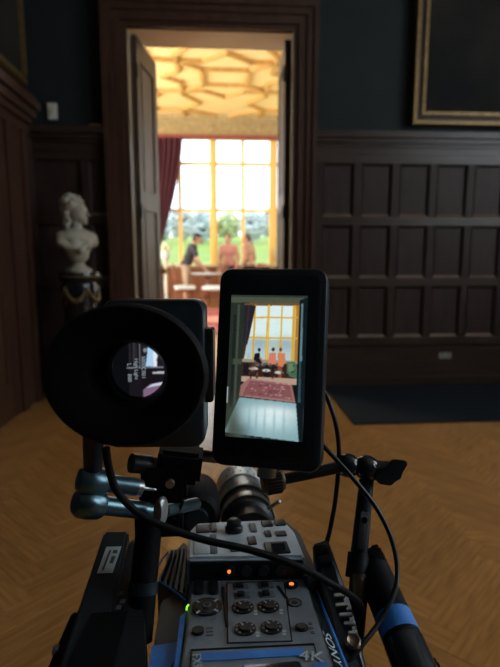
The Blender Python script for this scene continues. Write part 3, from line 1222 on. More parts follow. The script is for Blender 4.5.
ac = root('armchair', 'green upholstered armchair beside the rug near the window', 'armchair', mtx=Matrix.Translation((1.95, 11.9, 0)) @ Matrix.Rotation(R(125), 4, 'Z'))
bm = B()
rslab(bm, 0.56, 0.56, 0.06, 0.16, Matrix.Translation((0, 0.03, 0.46)), 0.04)
obj('seat', bm, M['armgreen'], ac, local=True, smooth=True)
bm = B()
rslab(bm, 0.66, 0.62, 0.1, 0.14, Matrix.Translation((0, -0.24, 0.70)) @ Matrix.Rotation(R(-80), 4, 'X'), 0.04)
obj('backrest', bm, M['armgreen'], ac, local=True, smooth=True)
for sx in (-1, 1):
    bm = B()
    rslab(bm, 0.11, 0.60, 0.05, 0.34, Matrix.Translation((sx * 0.33, 0.0, 0.64)), 0.03)
    obj('arm', bm, M['armgreen'], ac, local=True, smooth=True)
    for sy in (-0.24, 0.26):
        bm = B()
        cyl(bm, (sx * 0.29, sy, 0), (sx * 0.29, sy, 0.32), 0.014, 0.028, 12)
        obj('leg', bm, M['chairwood'], ac, local=True, smooth=True)

# slim pale stand with a bunch of flowers under the curtain
fp = on_y(165, 240, 12.4)
fs = root('flower_stand', 'slim pale stand topped with pale flowers beneath the curtain', 'flower stand', (fp.x, 12.4, 0))
bm = B()
lathe(bm, [(0.0, 0), (0.16, 0), (0.15, 0.03), (0.05, 0.06), (0.03, 0.2), (0.045, 0.5), (0.025, 0.8), (0.04, 1.0), (0.10, 1.08), (0.11, 1.2), (0.07, 1.26), (0.0, 1.26)], None, 28)
obj('stand', bm, M['porcelain'], fs, local=True, smooth=True)
bm = B()
r_ = random.Random(3)
for k in range(70):
    a, b = r_.uniform(0, 2 * PI), r_.uniform(0, 1)
    ball(bm, (0.13 * math.cos(a) * b, 0.13 * math.sin(a) * b, 1.28 + 0.17 * (1 - b * b) * r_.uniform(0.2, 1)), r_.uniform(0.02, 0.035), 8)
obj('flowers', bm, M['flowers'], fs, local=True)
# pale vase on the sill at the other end of the window
vp = on_y(279.5, 250, YF - 0.05)
vz = root('vase', 'small pale vase on the window sill by the right door leaf', 'vase', (vp.x, YF - 0.06, WZ0))
bm = B()
lathe(bm, [(0.0, 0), (0.06, 0), (0.055, 0.02), (0.10, 0.15), (0.11, 0.26), (0.07, 0.38), (0.04, 0.44), (0.06, 0.48), (0.05, 0.48), (0.0, 0.42)], None, 28)
obj('body', bm, M['porcelain'], vz, local=True, smooth=True)
bm = B()
for s in (-1, 1):
    tube(bm, [(s * 0.05, 0, 0.42), (s * 0.12, 0, 0.4), (s * 0.13, 0, 0.3), (s * 0.10, 0, 0.22)], 0.01, 8, 6)
obj('handle', bm, M['porcelain'], vz, local=True, smooth=True)


# ================================================================== PEOPLE
def person(label, loc, rz, shirt, lower, hairm, lean=0.0, sleeves='long', cap=False, shorts=False, scale=1.0, arm_r=None, arm_l=None, head_turn=0.0):
    """local frame: +y is where the person faces, feet at z = 0; lean bends the trunk forward at the hips"""
    mtx = Matrix.Translation(loc) @ Matrix.Rotation(rz, 4, 'Z') @ Matrix.Scale(scale, 4)
    p = root('person', label, 'person', mtx=mtx, group='people at the window')
    hip = Vector((0, 0, 0.92))
    LR = Matrix.Rotation(-lean, 3, 'X')

    def up(v):
        return hip + LR @ (Vector(v) - hip)
    neck, chest, waist = up((0, -0.01, 1.46)), up((0, 0, 1.30)), up((0, 0, 1.08))
    hc = up((0, 0.025, 1.60))
    hr = Matrix.Rotation(head_turn, 3, 'Z') @ Matrix.Rotation(-lean * 0.4, 3, 'X')

    def hd(v):
        return hc + hr @ Vector(v)
    body = [('e', waist, (0.145, 0.105, 0.14)), ('e', chest, (0.17, 0.115, 0.17), (-lean, 0, 0)), ('e', hip, (0.165, 0.12, 0.12)),
            ('c', up((-0.15, 0, 1.40)), up((0.15, 0, 1.40)), 0.062, 0.062), ('c', neck, hd((0, -0.02, -0.05)), 0.055, 0.052),
            ('e', hd((0, -0.005, 0.02)), (0.076, 0.095, 0.105)), ('e', hd((0, 0.03, -0.055)), (0.058, 0.066, 0.06)),
            ('c', hd((0, 0.09, 0.01)), hd((0, 0.113, -0.025)), 0.010, 0.016), ('e', hd((0, 0.088, -0.062)), (0.024, 0.012, 0.009)),
            ('c', hd((-0.04, 0.082, 0.030)), hd((0.04, 0.082, 0.030)), 0.013, 0.013)]
    for s in (-1, 1):
        body.append(('e', hd((s * 0.078, -0.005, -0.005)), (0.011, 0.02, 0.032)))
    legs = []
    for s in (-1, 1):
        h_, k_, a_ = Vector((s * 0.085, 0, 0.88)), Vector((s * 0.10, 0.02, 0.49)), Vector((s * 0.10, -0.01, 0.085))
        legs += [('c', h_, k_, 0.088, 0.058), ('c', k_, a_ + Vector((0, -0.01, 0.25)), 0.056, 0.058), ('c', a_ + Vector((0, -0.01, 0.25)), a_, 0.056, 0.036)]
    arms, up_arm = [], []
    hands = []
    for s, ov in ((-1, arm_l), (1, arm_r)):
        sh = up((s * 0.185, 0, 1.39))
        if ov:
            el, wr = Vector(ov[0]), Vector(ov[1])
        else:
            el, wr = up((s * 0.24, -0.02, 1.10)), up((s * 0.22, 0.12, 0.88))
        d = (wr - el).normalized()
        arms += [('c', sh, el, 0.052, 0.042), ('c', el, wr, 0.042, 0.028)]
        up_arm += [('c', sh, el.lerp(sh, 0.35), 0.064, 0.060)]
        # hand: palm and five fingers of different lengths, slightly curled
        side = d.cross(Vector((0, 0, 1)))
        if side.length < 0.2:
            side = Vector((0, 1, 0))
        side.normalize()
        dn = d.cross(side).normalized()
        if dn.z > 0:
            dn = -dn
        palm = wr + d * 0.085
        hands.append(('c', wr, wr + d * 0.05, 0.027, 0.03))
        hands += [('c', wr + d * 0.045 + side * q, palm + side * q, 0.016, 0.015) for q in (-0.025, -0.008, 0.009, 0.026)]
        for q, ln in ((-0.03, 0.06), (-0.011, 0.075), (0.009, 0.082), (0.028, 0.072)):
            k1 = palm + side * q + d * ln * 0.5 + dn * 0.004
            hands += [('c', palm + side * q, k1, 0.0095, 0.009), ('c', k1, k1 + d * ln * 0.4 + dn * 0.022, 0.009, 0.0075)]
        tq = wr + d * 0.035 + side * 0.028
        hands += [('c', tq, tq + side * 0.03 + d * 0.03, 0.012, 0.010), ('c', tq + side * 0.03 + d * 0.03, tq + side * 0.036 + d * 0.062 + dn * 0.01, 0.010, 0.008)]
    obj_me('body', blob(body + legs + arms + hands, 0.0085, 3), M['skin'], p, smooth=True)
    # clothes: shirt, trousers or shorts, shoes
    sh_parts = [('e', waist, (0.162, 0.122, 0.16)), ('e', chest, (0.186, 0.132, 0.18), (-lean, 0, 0)), ('e', hip + Vector((0, 0, 0.04)), (0.178, 0.135, 0.12)),
                ('c', up((-0.16, 0, 1.395)), up((0.16, 0, 1.395)), 0.073, 0.073)]
    if sleeves == 'long':
        for s, ov in ((-1, arm_l), (1, arm_r)):
            sh = up((s * 0.185, 0, 1.39))
            el, wr = (Vector(ov[0]), Vector(ov[1])) if ov else (up((s * 0.24, -0.02, 1.10)), up((s * 0.22, 0.12, 0.88)))
            sh_parts += [('c', sh, el, 0.066, 0.054), ('c', el, wr.lerp(el, 0.08), 0.054, 0.040)]
    else:
        sh_parts += up_arm
    obj_me('shirt', blob(sh_parts, 0.012, 4), shirt, p, smooth=True)
    lo = [('e', hip, (0.175, 0.132, 0.11))]
    for s in (-1, 1):
        h_, k_, a_ = Vector((s * 0.085, 0, 0.88)), Vector((s * 0.10, 0.02, 0.49)), Vector((s * 0.10, -0.01, 0.085))
        if shorts:
            lo.append(('c', h_, k_.lerp(h_, 0.12), 0.098, 0.088))
        else:
            lo += [('c', h_, k_, 0.096, 0.072), ('c', k_, a_, 0.070, 0.058)]
    obj_me('shorts' if shorts else 'trousers', blob(lo, 0.012, 4), lower, p, smooth=True)
    for s in (-1, 1):
        obj_me('shoe', blob([('c', (s * 0.10, -0.05, 0.045), (s * 0.11, 0.14, 0.035), 0.044, 0.036), ('c', (s * 0.10, -0.01, 0.05), (s * 0.10, -0.01, 0.1), 0.042, 0.044)], 0.01, 3), M['shoe'], p, smooth=True)
    hair = [('e', hd((0, -0.02, 0.045)), (0.084, 0.096, 0.092)), ('e', hd((0, -0.05, 0.0)), (0.080, 0.066, 0.085))]
    obj_me('hair', blob(hair, 0.01, 3), hairm, p, smooth=True)
    for s in (-1, 1):
        bm = B()
        ball(bm, hd((s * 0.032, 0.083, 0.008)), 0.0115, 10)
        obj('eye', bm, M['eye'], p, local=True)
    bm = B()
    ball(bm, hd((0, 0.096, -0.062)), (0.024, 0.009, 0.008), 10)
    obj('mouth', bm, M['lip'], p, local=True)
    if cap:
        bm = B()
        mt = Matrix.Translation(hd((0, -0.01, 0.06))) @ hr.to_4x4()
        lathe(bm, [(0.098, 0.0), (0.098, 0.03), (0.085, 0.065), (0.05, 0.085), (0.0, 0.09)], mt, 24)
        c_ = obj('cap', bm, M['shirtdark'], p, local=True, smooth=True)
        bm = B()
        pts = [mt @ Vector((0.085 * math.cos(a), 0.05 + 0.12 * math.sin(a), 0.008)) for a in np.linspace(0, PI, 13)]
        prism(bm, pts, hr @ Vector((0, 0, 0.006)))
        obj('cap_peak', bm, M['shirtdark'], c_, local=True)
    return p


pA = on_y(193, 250, 12.45)
person('person in dark t-shirt and cap leaning over the table', (pA.x - 0.17, 12.42, 0), R(-82), M['shirtdark'], M['shortspale'], M['hairdark'], lean=R(22), sleeves='short', cap=True, shorts=True,
       arm_r=((0.26, 0.24, 1.05), (0.20, 0.44, 0.82)), arm_l=((-0.25, 0.22, 1.04), (-0.16, 0.46, 0.82)), scale=0.99)
pB = on_y(229, 250, 12.95)
person('dark-haired person in dusty pink shirt standing at the window', (pB.x, 12.95, 0), R(160), M['shirtpink'], M['trousers'], M['hairdark'], lean=R(6), scale=0.965)
pC = on_y(248.5, 250, 12.95)
person('brown-haired person in tan shirt turned towards the pink shirt', (pC.x + 0.03, 13.0, 0), R(55), M['shirttan'], M['trousers'], M['hairbrown'], lean=R(5), scale=0.965, head_turn=R(20))

# ================================================================== HALL OBJECTS
# framed painting on the door wall
px0, pz0, pw, ph = 1.706, 2.285, 1.9, 1.75
pt = root('framed_painting', 'huge dark painting in a gilt frame above the panelling', 'painting', (px0 + pw / 2, YW, pz0))
fwid = 0.105
bm = B()
box2(bm, (px0 + 0.06, YW - 0.03, pz0 + 0.06), (px0 + pw - 0.06, YW + 0.015, pz0 + ph - 0.06))
obj('canvas', bm, M['canvas'], pt)


def frame_ring(bm, x0, x1, z0, z1, w, y0, y1):
    box2(bm, (x0, y0, z0), (x1, y1, z0 + w))
    box2(bm, (x0, y0, z1 - w), (x1, y1, z1))
    box2(bm, (x0, y0, z0 + w), (x0 + w, y1, z1 - w))
    box2(bm, (x1 - w, y0, z0 + w), (x1, y1, z1 - w))


bm = B()
frame_ring(bm, px0, px0 + pw, pz0, pz0 + ph, 0.03, YW - 0.075, YW + 0.015)
frame_ring(bm, px0 + 0.078, px0 + pw - 0.078, pz0 + 0.078, pz0 + ph - 0.078, 0.027, YW - 0.06, YW + 0.01)
obj('gilt_frame', bm, M['gold'], pt)
bm = B()
frame_ring(bm, px0 + 0.03, px0 + pw - 0.03, pz0 + 0.03, pz0 + ph - 0.03, 0.05, YW - 0.045, YW + 0.012)
obj('frame_hollow', bm, M['hallwood'], pt)
# painting on the left wall
y0p, y1p, z0p, z1p = 2.6, 4.5, 2.50, 3.9
pt2 = root('framed_painting', 'dark painting in a plain gilt frame over the side door', 'painting', (XL, (y0p + y1p) / 2, z0p))
bm = B()
box2(bm, (XL, y0p + 0.04, z0p + 0.04), (XL + 0.025, y1p - 0.04, z1p - 0.04))
obj('canvas', bm, M['canvas'], pt2)
bm = B()
for a in ((y0p, y1p, z0p, z0p + 0.07), (y0p, y1p, z1p - 0.07, z1p), (y0p, y0p + 0.07, z0p + 0.07, z1p - 0.07), (y1p - 0.07, y1p, z0p + 0.07, z1p - 0.07)):
    box2(bm, (XL, a[0], a[2]), (XL + 0.05, a[1], a[3]))
obj('gilt_frame', bm, M['gold'], pt2, bevel=0.012)

# dark mat
bm = B()
box2(bm, (0.98, 3.47, 0.0), (2.95, 4.52, 0.012))
tag(obj('floor_mat', bm, M['mat'], bevel=0.003), 'dark rectangular floor mat in front of the wood panelling', 'mat')

# wall switch, small label, double socket
c = on_y(52, 111, YW)
sw = root('wall_switch', 'small white wall plate on the green wall above the bust', 'switch', (c.x, YW + 0.02, c.z))
bm = B()
rslab(bm, 0.075, 0.13, 0.008, 0.02, Matrix.Translation((c.x, YW - 0.0, c.z)) @ Matrix.Rotation(R(90), 4, 'X'), 0.003)
obj('plate', bm, M['white_plastic'], sw)
bm = B()
box(bm, (c.x, YW - 0.006, c.z), (0.02, 0.014, 0.035))
obj('rocker', bm, M['white_plastic'], sw)
c = on_y(95.5, 128.5, YW - 0.06)
bm = B()
box(bm, (c.x, YW - 0.045, 2.235), (0.09, 0.05, 0.018))
tag(obj('name_plate', bm, M['dimgilt'], bevel=0.002), 'small flat plate resting on the panelling ledge beside the doorway', 'plate')
c = on_y(445, 354.5, YW - 0.04)
so = root('wall_socket', 'double metal wall socket in the skirting above the dark mat', 'socket', (c.x, YW - 0.04, c.z))
bm = B()
rslab(bm, 0.115, 0.07, 0.006, 0.008, Matrix.Translation((c.x, YW - 0.048, c.z)) @ Matrix.Rotation(R(90), 4, 'X'), 0.002)
obj('plate', bm, M['socket'], so)
for s in (-1, 1):
    bm = B()
    box(bm, (c.x + s * 0.03, YW - 0.05, c.z + 0.012), (0.008, 0.006, 0.016))
    box(bm, (c.x + s * 0.03 - 0.010, YW - 0.05, c.z - 0.012), (0.008, 0.006, 0.008))
    box(bm, (c.x + s * 0.03 + 0.010, YW - 0.05, c.z - 0.012), (0.008, 0.006, 0.008))
    obj('pin_holes', bm, M['button'], so)

# pedestal and marble bust
bp = on_y(79, 272, 4.25)
BX, BY, BZ = bp.x, 4.25, bp.z
pd = root('pedestal', 'dark marble pedestal with gilt garlands under the bust', 'pedestal', (BX, BY, 0))
bm = B()
lathe(bm, [(0.0, 0), (0.19, 0), (0.19, 0.08), (0.16, 0.1), (0.135, 0.14), (0.125, BZ - 0.26), (0.135, BZ - 0.24), (0.14, BZ - 0.10), (0.13, BZ - 0.08), (0.0, BZ - 0.08)], None, 48)
obj('shaft', bm, M['blackmarble'], pd, local=True, smooth=True)
bm = B()
lathe(bm, [(0.0, BZ - 0.08), (0.13, BZ - 0.08), (0.15, BZ - 0.06), (0.162, BZ - 0.045), (0.162, BZ - 0.02), (0.158, BZ), (0.0, BZ)], None, 48)
obj('top_slab', bm, M['blackmarble'], pd, local=True, smooth=True)
bm = B()
lathe(bm, [(0.163, BZ - 0.036), (0.166, BZ - 0.033), (0.166, BZ - 0.027), (0.163, BZ - 0.024)], None, 48, close=True)
obj('gilt_band', bm, M['dimgilt'], pd, local=True)
for k in range(5):
    a0, a1 = k * 2 * PI / 5 - 2.2, (k + 1) * 2 * PI / 5 - 2.2
    bm = B()
    pts = []
    for t in np.linspace(0, 1, 9):
        a = a0 + (a1 - a0) * t
        pts.append((0.145 * math.cos(a), 0.145 * math.sin(a), BZ - 0.115 - 0.42 * t * (1 - t)))
    tube(bm, pts, lambda t: 0.008 + 0.010 * math.sin(PI * t) + 0.002 * math.sin(40 * t), 8, 4)
    cyl(bm, (pts[0][0], pts[0][1], BZ - 0.11), (pts[0][0] * 0.97, pts[0][1] * 0.97, BZ - 0.25), 0.010, 0.004, 8)
    obj('garland', bm, M['dimgilt'], pd, local=True, smooth=True)

bs = root('marble_bust', 'cream marble bust of a woman with piled-up hair', 'bust', mtx=Matrix.Translation((BX, BY, BZ)) @ Matrix.Diagonal((0.87, 0.87, 0.885, 1)))
BR = Matrix.Rotation(R(205 + 15), 3, 'Z')   # faces a little towards the doorway


def b3(x, y, z):
    return BR @ Vector((x, y, z))


bm = B()
lathe(bm, [(0.0, 0.0), (0.118, 0.0), (0.118, 0.018), (0.105, 0.03), (0.07, 0.048), (0.05, 0.075), (0.052, 0.10), (0.075, 0.125), (0.08, 0.14), (0.0, 0.145)], None, 40)
obj('socle', bm, M['marble'], bs, local=True, smooth=True)
HR = Matrix.Rotation(R(38), 3, 'Z')


def h3(x, y, z):
    return b3(*(HR @ Vector((x, y, 0)))) + Vector((0, 0, z))


def ell(c, r, rz=0.0):
    a = R(220) + rz
    return ('e', c, r, (0, 0, a))


hz = R(38)
P_ = [ell(b3(0, 0.0, 0.24), (0.135, 0.095, 0.12)), ell(b3(0, 0.01, 0.31), (0.165, 0.095, 0.075)),
      ('c', b3(-0.135, -0.005, 0.30), b3(-0.15, 0.0, 0.265), 0.06, 0.05), ('c', b3(0.135, -0.005, 0.30), b3(0.15, 0.0, 0.265), 0.06, 0.05),
      ell(b3(-0.06, 0.07, 0.245), (0.05, 0.045, 0.05)), ell(b3(0.06, 0.07, 0.245), (0.05, 0.045, 0.05)),
      ('c', b3(0, 0, 0.17), b3(0, 0, 0.13), 0.10, 0.062),
      ('c', b3(0, 0, 0.34), h3(0, 0.005, 0.45), 0.052, 0.046),
      ell(h3(0, 0.01, 0.53), (0.072, 0.09, 0.095), hz), ell(h3(0, 0.045, 0.475), (0.05, 0.055, 0.055), hz),
      ('c', h3(0, 0.098, 0.53), h3(0, 0.118, 0.497), 0.009, 0.014), ('c', h3(-0.04, 0.085, 0.548), h3(0.04, 0.085, 0.548), 0.011, 0.011),
      ell(h3(0, 0.096, 0.462), (0.022, 0.014, 0.010), hz), ell(h3(0, 0.085, 0.432), (0.022, 0.02, 0.016), hz),
      # drapery roll and clasp
      ('c', b3(-0.15, 0.03, 0.29), b3(0.02, 0.105, 0.20), 0.028, 0.026), ('c', b3(0.02, 0.105, 0.20), b3(0.14, 0.04, 0.24), 0.026, 0.030), ('e', b3(0.03, 0.115, 0.19), (0.03, 0.03, 0.035))]
HAIR = [ell(h3(0, -0.03, 0.575), (0.088, 0.092, 0.082), hz), ell(h3(0, -0.06, 0.62), (0.075, 0.07, 0.055), hz), ell(h3(0, -0.095, 0.56), (0.065, 0.055, 0.06), hz), ell(h3(0, -0.10, 0.615), (0.06, 0.05, 0.05), hz)]
r_ = random.Random(5)
for k in range(46):
    a, b = r_.uniform(0, 2 * PI), r_.uniform(0.1, 1.35)
    c = h3(math.sin(b) * math.cos(a) * 0.092, -0.04 + math.sin(b) * math.sin(a) * 0.098, 0.585 + math.cos(b) * 0.088)
    HAIR.append(('e', c, (r_.uniform(0.013, 0.024),) * 3))
for k in range(7):
    HAIR.append(('e', h3(-0.062 + 0.01 * math.sin(k * 2), -0.075 + 0.012 * math.cos(k * 2), 0.53 - k * 0.028), (0.023, 0.023, 0.022)))
    HAIR.append(('e', h3(0.055 + 0.012 * math.sin(k * 2), -0.055 + 0.012 * math.cos(k * 2), 0.54 - k * 0.032), (0.027, 0.027, 0.022)))
    if k < 5:
        HAIR.append(('e', h3(0.05 + 0.01 * math.sin(k * 2), -0.085, 0.53 - k * 0.028), (0.021, 0.021, 0.02)))
obj_me('figure', blob(P_, 0.006, 4), M['marble'], bs, smooth=True)
obj_me('hair', blob(HAIR, 0.0055, 1), M['marble'], bs, smooth=True)
# ================================================================== THE CAMERA RIG
KM = Matrix.Translation((0, 0.45, EYE - 0.332)) @ Matrix.Rotation(R(2.2), 4, 'Z') @ Matrix.Rotation(R(-6.5), 4, 'X')
KI = KM.inverted()


def dk(x, y, h=0.0):
    """sight line met with the camera's top deck (local height h) -> local point"""
    o, d = KI @ _C, KI.to_3x3() @ ray(x, y)
    return o + d * ((h - o.z) / d.z)


def pxm(y):
    """metres per pixel on the deck at picture row y"""
    return (dk(251, y) - dk(250, y)).length


cc = root('cinema_camera', 'grey and black cinema camera body with blue tape in the foreground', 'camera', mtx=KM)


def dprism(name, pts, h, t, m, bevel=0.0, parent=None, smooth=False):
    bm = B()
    prism(bm, [dk(x, y, h) for x, y in pts], (0, 0, -t))
    return obj(name, bm, m, parent or cc, local=True, bevel=bevel, smooth=smooth)


def dcyl(name, x, y, rpx, h0, h1, m, parent=None, seg=28, r2=None, bevel=0.0):
    p = dk(x, y, h0)
    r = rpx * pxm(y)
    bm = B()
    cyl(bm, (p.x, p.y, h0), (p.x, p.y, h1), r, r if r2 is None else r2 * pxm(y), seg)
    return obj(name, bm, m, parent or cc, local=True, smooth=True)


def drect(name, x, y, wpx, hpx, h0, h1, m, rpx=2.0, parent=None, edge=0.0006, rot=0.0):
    p = dk(x, y, h0)
    s = pxm(y)
    sy = (dk(x, y - 0.5, h0) - dk(x, y + 0.5, h0)).length
    bm = B()
    w, hh = wpx * s, hpx * sy
    rslab(bm, w, hh, min(rpx * s, w * 0.45, hh * 0.45), h1 - h0, Matrix.Translation((p.x, p.y, h1)) @ Matrix.Rotation(rot, 4, 'Z'), edge)
    return obj(name, bm, m, parent or cc, local=True, smooth=True)


# body shell: grey deck, black canted right flank
dprism('body_shell', [(192, 560), (297, 560), (305, 573), (326, 638), (352, 720), (172, 720), (184, 640)], 0.0, 0.125, M['camgrey'], bevel=0.0025)
a, b, c, d = dk(299, 556), dk(352, 716), dk(360, 706, -0.010), dk(306, 552, -0.010)
bm = B()
prism(bm, [a + Vector((0, 0, -0.001)), b + Vector((0, 0, -0.001)), c + Vector((0.001, 0, 0)), d], (0, 0, -0.10))
obj('right_flank', bm, M['gloss'], cc, local=True)
# blue line along the flank
bm = B()
tube(bm, [dk(304, 557, -0.0085), dk(316, 590, -0.0085), dk(346, 668, -0.0085), dk(362, 712, -0.0085)], 0.0020, 8, 6)
obj('blue_stripe', bm, M['blue'], cc, local=True, smooth=True)
# maker's lettering runs down the flank
e1 = (dk(343, 690, -0.003) - dk(318, 625, -0.003)).normalized()
n1 = (Vector((0.55, 0.1, 0.84))).normalized()
n1 = (n1 - e1 * n1.dot(e1)).normalized()
y1 = n1.cross(e1)
p = dk(331, 650, -0.004) + n1 * 0.0015
mt = Matrix((e1.to_4d(), y1.to_4d(), n1.to_4d(), (0, 0, 0, 1))).transposed()
mt[0][3], mt[1][3], mt[2][3] = p
for i in range(3):
    mt[3][i] = 0
mt[3][3] = 1
lettering('SONY', 0.0125, mt @ Matrix.Diagonal((1.35, 1, 1, 1)), M['print'], cc)

# raised control bridge at the front of the deck
HB = 0.023
br = dprism('control_bridge', [(196, 523), (228, 521), (284, 519), (294, 530), (305, 556), (187, 558), (189, 530)], HB, 0.055, M['camlight'], bevel=0.003)
dprism('bridge_right_cheek', [(285, 520), (300, 532), (318, 573), (306, 575), (294, 540)], HB - 0.010, 0.05, M['camdark'], bevel=0.002)
# dark recessed face below it, with three round dials
fl, frr = dk(189, 559, HB), dk(304, 557, HB)
yb = min(fl.y, frr.y)
bm = B()
a_, b_ = fl + Vector((0.001, -0.0012, -0.004)), frr + Vector((-0.001, -0.0012, -0.004))
prism(bm, [a_, b_, b_ + Vector((0, 0.012, 0)), a_ + Vector((0, 0.012, 0))], (0, 0, -0.020))
face = obj('dial_panel', bm, M['button'], cc, local=True, bevel=0.001)


def face_y(x):
    return a_.y + (b_.y - a_.y) * (x - a_.x) / (b_.x - a_.x)


for px_ in (229, 246, 263, 280):
    q = dk(px_, 569, 0.010)
    bm = B()
    cyl(bm, (q.x, face_y(q.x) + 0.001, 0.010), (q.x, face_y(q.x) - 0.002, 0.010), 0.0062, 0.0056, 24)
    obj('dial', bm, M['plastic'], face, local=True, smooth=True)
q = dk(228.5, 568, 0.010)
bm = B()
cyl(bm, (q.x, face_y(q.x) - 0.002, 0.0105), (q.x, face_y(q.x) - 0.0032, 0.0105), 0.0019, 0.0017, 12)
obj('orange_lamp', bm, M['orange'], face, local=True)
# controls on top of the bridge
drect('display_window', 202, 545, 15, 18, HB, HB + 0.0012, M['print'], 2)
drect('display_window', 203, 529, 13, 8, HB, HB + 0.0012, M['button'], 2)
for x_, y_, w_, h_ in ((213.5, 528, 6, 9), (213, 538, 6, 6), (213.5, 549, 7, 10), (253, 528, 6, 9), (235, 548, 9, 8)):
    drect('button', x_, y_, w_, h_, HB, HB + 0.0013, M['buttongrey'], 2.4)
for x_, y_, w_, h_ in ((267, 524, 10, 6), (280, 523, 10, 6), (268, 534, 6, 6), (281, 534, 10, 5), (252, 541, 8, 8)):
    drect('button', x_, y_, w_, h_, HB, HB + 0.0013, M['button'], 1.6)
drect('wheel_recess', 277, 548, 22, 12, HB, HB + 0.001, M['button'], 2)
q = dk(278, 548, HB)
bm = B()
for k in range(18):
    a = k / 18 * 2 * PI
    box(bm, (q.x, q.y + 0.006 * math.cos(a), HB - 0.001 + 0.006 * math.sin(a)), (0.014, 0.0012, 0.0012), Matrix.Rotation(a, 3, 'X'))
cyl(bm, (q.x - 0.007, q.y, HB - 0.001), (q.x + 0.007, q.y, HB - 0.001), 0.0055, 0.0055, 24)
obj('thumb_wheel', bm, M['plastic'], cc, local=True)
q = dk(234, 531, HB)
bm = B()
lathe(bm, [(0.0, 0), (0.0105, 0), (0.0105, 0.006), (0.0085, 0.008), (0.0085, 0.013), (0.006, 0.015), (0.0, 0.015)], Matrix.Translation((q.x, q.y, HB - 0.001)), 28)
obj('tape_hook', bm, M['black'], cc, local=True, smooth=True)

# deck controls
for x_ in (199, 213.5):
    drect('oval_button', x_, 588.5, 10, 13, 0, 0.003, M['button'], 5)
dp_ = dcyl('jog_ring', 207, 609, 15.0, -0.001, 0.0025, M['button'])
dcyl('jog_ring_groove', 207, 609, 10.8, 0.0, 0.0031, M['buttongrey'], dp_)
dcyl('jog_pad', 207, 609, 9.8, 0.0, 0.0035, M['button'], dp_)
dcyl('jog_centre', 207, 609, 4.6, 0.0, 0.0046, M['buttongrey'], dp_)
dcyl('jog_cap', 207, 609, 2.6, 0.0, 0.0050, M['button'], dp_)
for a in range(4):
    ang = a * PI / 2 + PI / 4
    q = dk(207, 609)
    bm = B()
    box(bm, (q.x + 0.0112 * math.cos(ang), q.y + 0.0112 * math.sin(ang), 0.0026), (0.0016, 0.006, 0.0012), Matrix.Rotation(ang + PI / 2, 3, 'Z'))
    obj('jog_mark', bm, M['print'], dp_, local=True)
dcyl('round_button', 198, 632.5, 6.0, 0, 0.003, M['button'])
for y_ in (628, 631.5, 635):
    drect('small_print', 209.5, y_, 7, 1.6, 0, 0.0004, M['buttongrey'], 0.3, edge=0.0)
# inset audio panel with four knobs and four switches
bm = B()
corner = [(227, 583), (284, 581), (292, 641), (228, 643)]
pp = [dk(x, y, 0.0008) for x, y in corner]
pn = dprism('audio_panel', corner, 0.0009, 0.002, M['camgrey'], bevel=0.0006)
bm = B()
tube(bm, [dk(x, y, 0.0007) for x, y in corner + corner[:1]], 0.0006, 6, 0)
obj('panel_outline', bm, M['button'], pn, local=True)
for x_, y_ in ((243, 609), (268.5, 608), (245, 630.5), (271.5, 629)):
    kb = dcyl('audio_knob', x_, y_, 11.0, 0, 0.0022, M['button'])
    p0 = dk(x_, y_, 0)
    r0 = 10.6 * pxm(y_)
    bm = B()
    lathe(bm, [(r0 * 0.62, 0.002), (r0 * 0.62, 0.0034), (r0 * 0.56, 0.0040), (0.0, 0.0040)], Matrix.Translation((p0.x, p0.y, 0)), 28)
    obj('knob_cap', bm, M['button'], kb, local=True, smooth=True)
    for k in range(8):
        a = R(-50 + k * 40)
        bm = B()
        box(bm, (p0.x + r0 * 0.82 * math.cos(a), p0.y + r0 * 0.82 * math.sin(a), 0.0024), (0.0013, 0.0013, 0.0005))
        obj('dial_mark', bm, M['print'], kb, local=True)
    bm = B()
    box(bm, (p0.x - r0 * 0.2, p0.y + r0 * 0.25, 0.0042), (0.0016, 0.0016, 0.0006))
    obj('pointer', bm, M['print'], kb, local=True)
    for k in range(2):
        drect('small_print', x_ + 12.8, y_ + 2.5 + 3 * k, 3.6, 2.0, 0.0008, 0.0012, M['print'], 0.3, edge=0.0)
for x_, y_ in ((241, 586.5), (266, 585.5), (242, 595.5), (267, 594.5)):
    s_o = drect('switch_plate', x_, y_, 15, 6.5, 0.0008, 0.0016, M['buttongrey'], 0.8)
    drect('switch_lever', x_ - 1, y_, 7, 4, 0.001, 0.0042, M['button'], 0.8, s_o)
drect('slot', 225, 606, 3.2, 40, 0, 0.0012, M['button'], 1.4)
drect('slot', 282, 593, 4, 14, 0, 0.0012, M['button'], 1.4, rot=R(12))
sk = dcyl('screw_socket', 294.5, 604, 7.6, -0.001, 0.001, M['button'])
dcyl('socket_ring', 294.5, 604, 5.8, 0, 0.0016, M['buttongrey'], sk)
dcyl('socket_hole', 294.5, 604, 3.0, 0, 0.002, M['button'], sk)
sk = dcyl('round_button', 301.5, 629, 6.8, -0.001, 0.001, M['button'])
dcyl('button_cap', 301.5, 629, 4.4, 0, 0.003, M['plastic'], sk)
for k in range(3):
    drect('small_print', 310 + k * 1.2, 623.5 + k * 4.5, 4, 2.4, 0, 0.0004, M['buttongrey'], 0.3, edge=0.0)
rb = dcyl('rec_button', 291.5, 586, 6.4, 0, 0.002, M['button'])
dcyl('orange_lamp', 291.5, 586, 2.4, 0, 0.0026, M['orange'], rb)
q0, q1 = dk(186.5, 610, 0.001), dk(188.5, 605, 0.001)
bm = B()
tube(bm, [q0, (q0 + q1) / 2 + Vector((-0.0006, 0, 0.0006)), q1], 0.0009, 8, 4)
obj('green_lamp', bm, M['green_led'], cc, local=True)
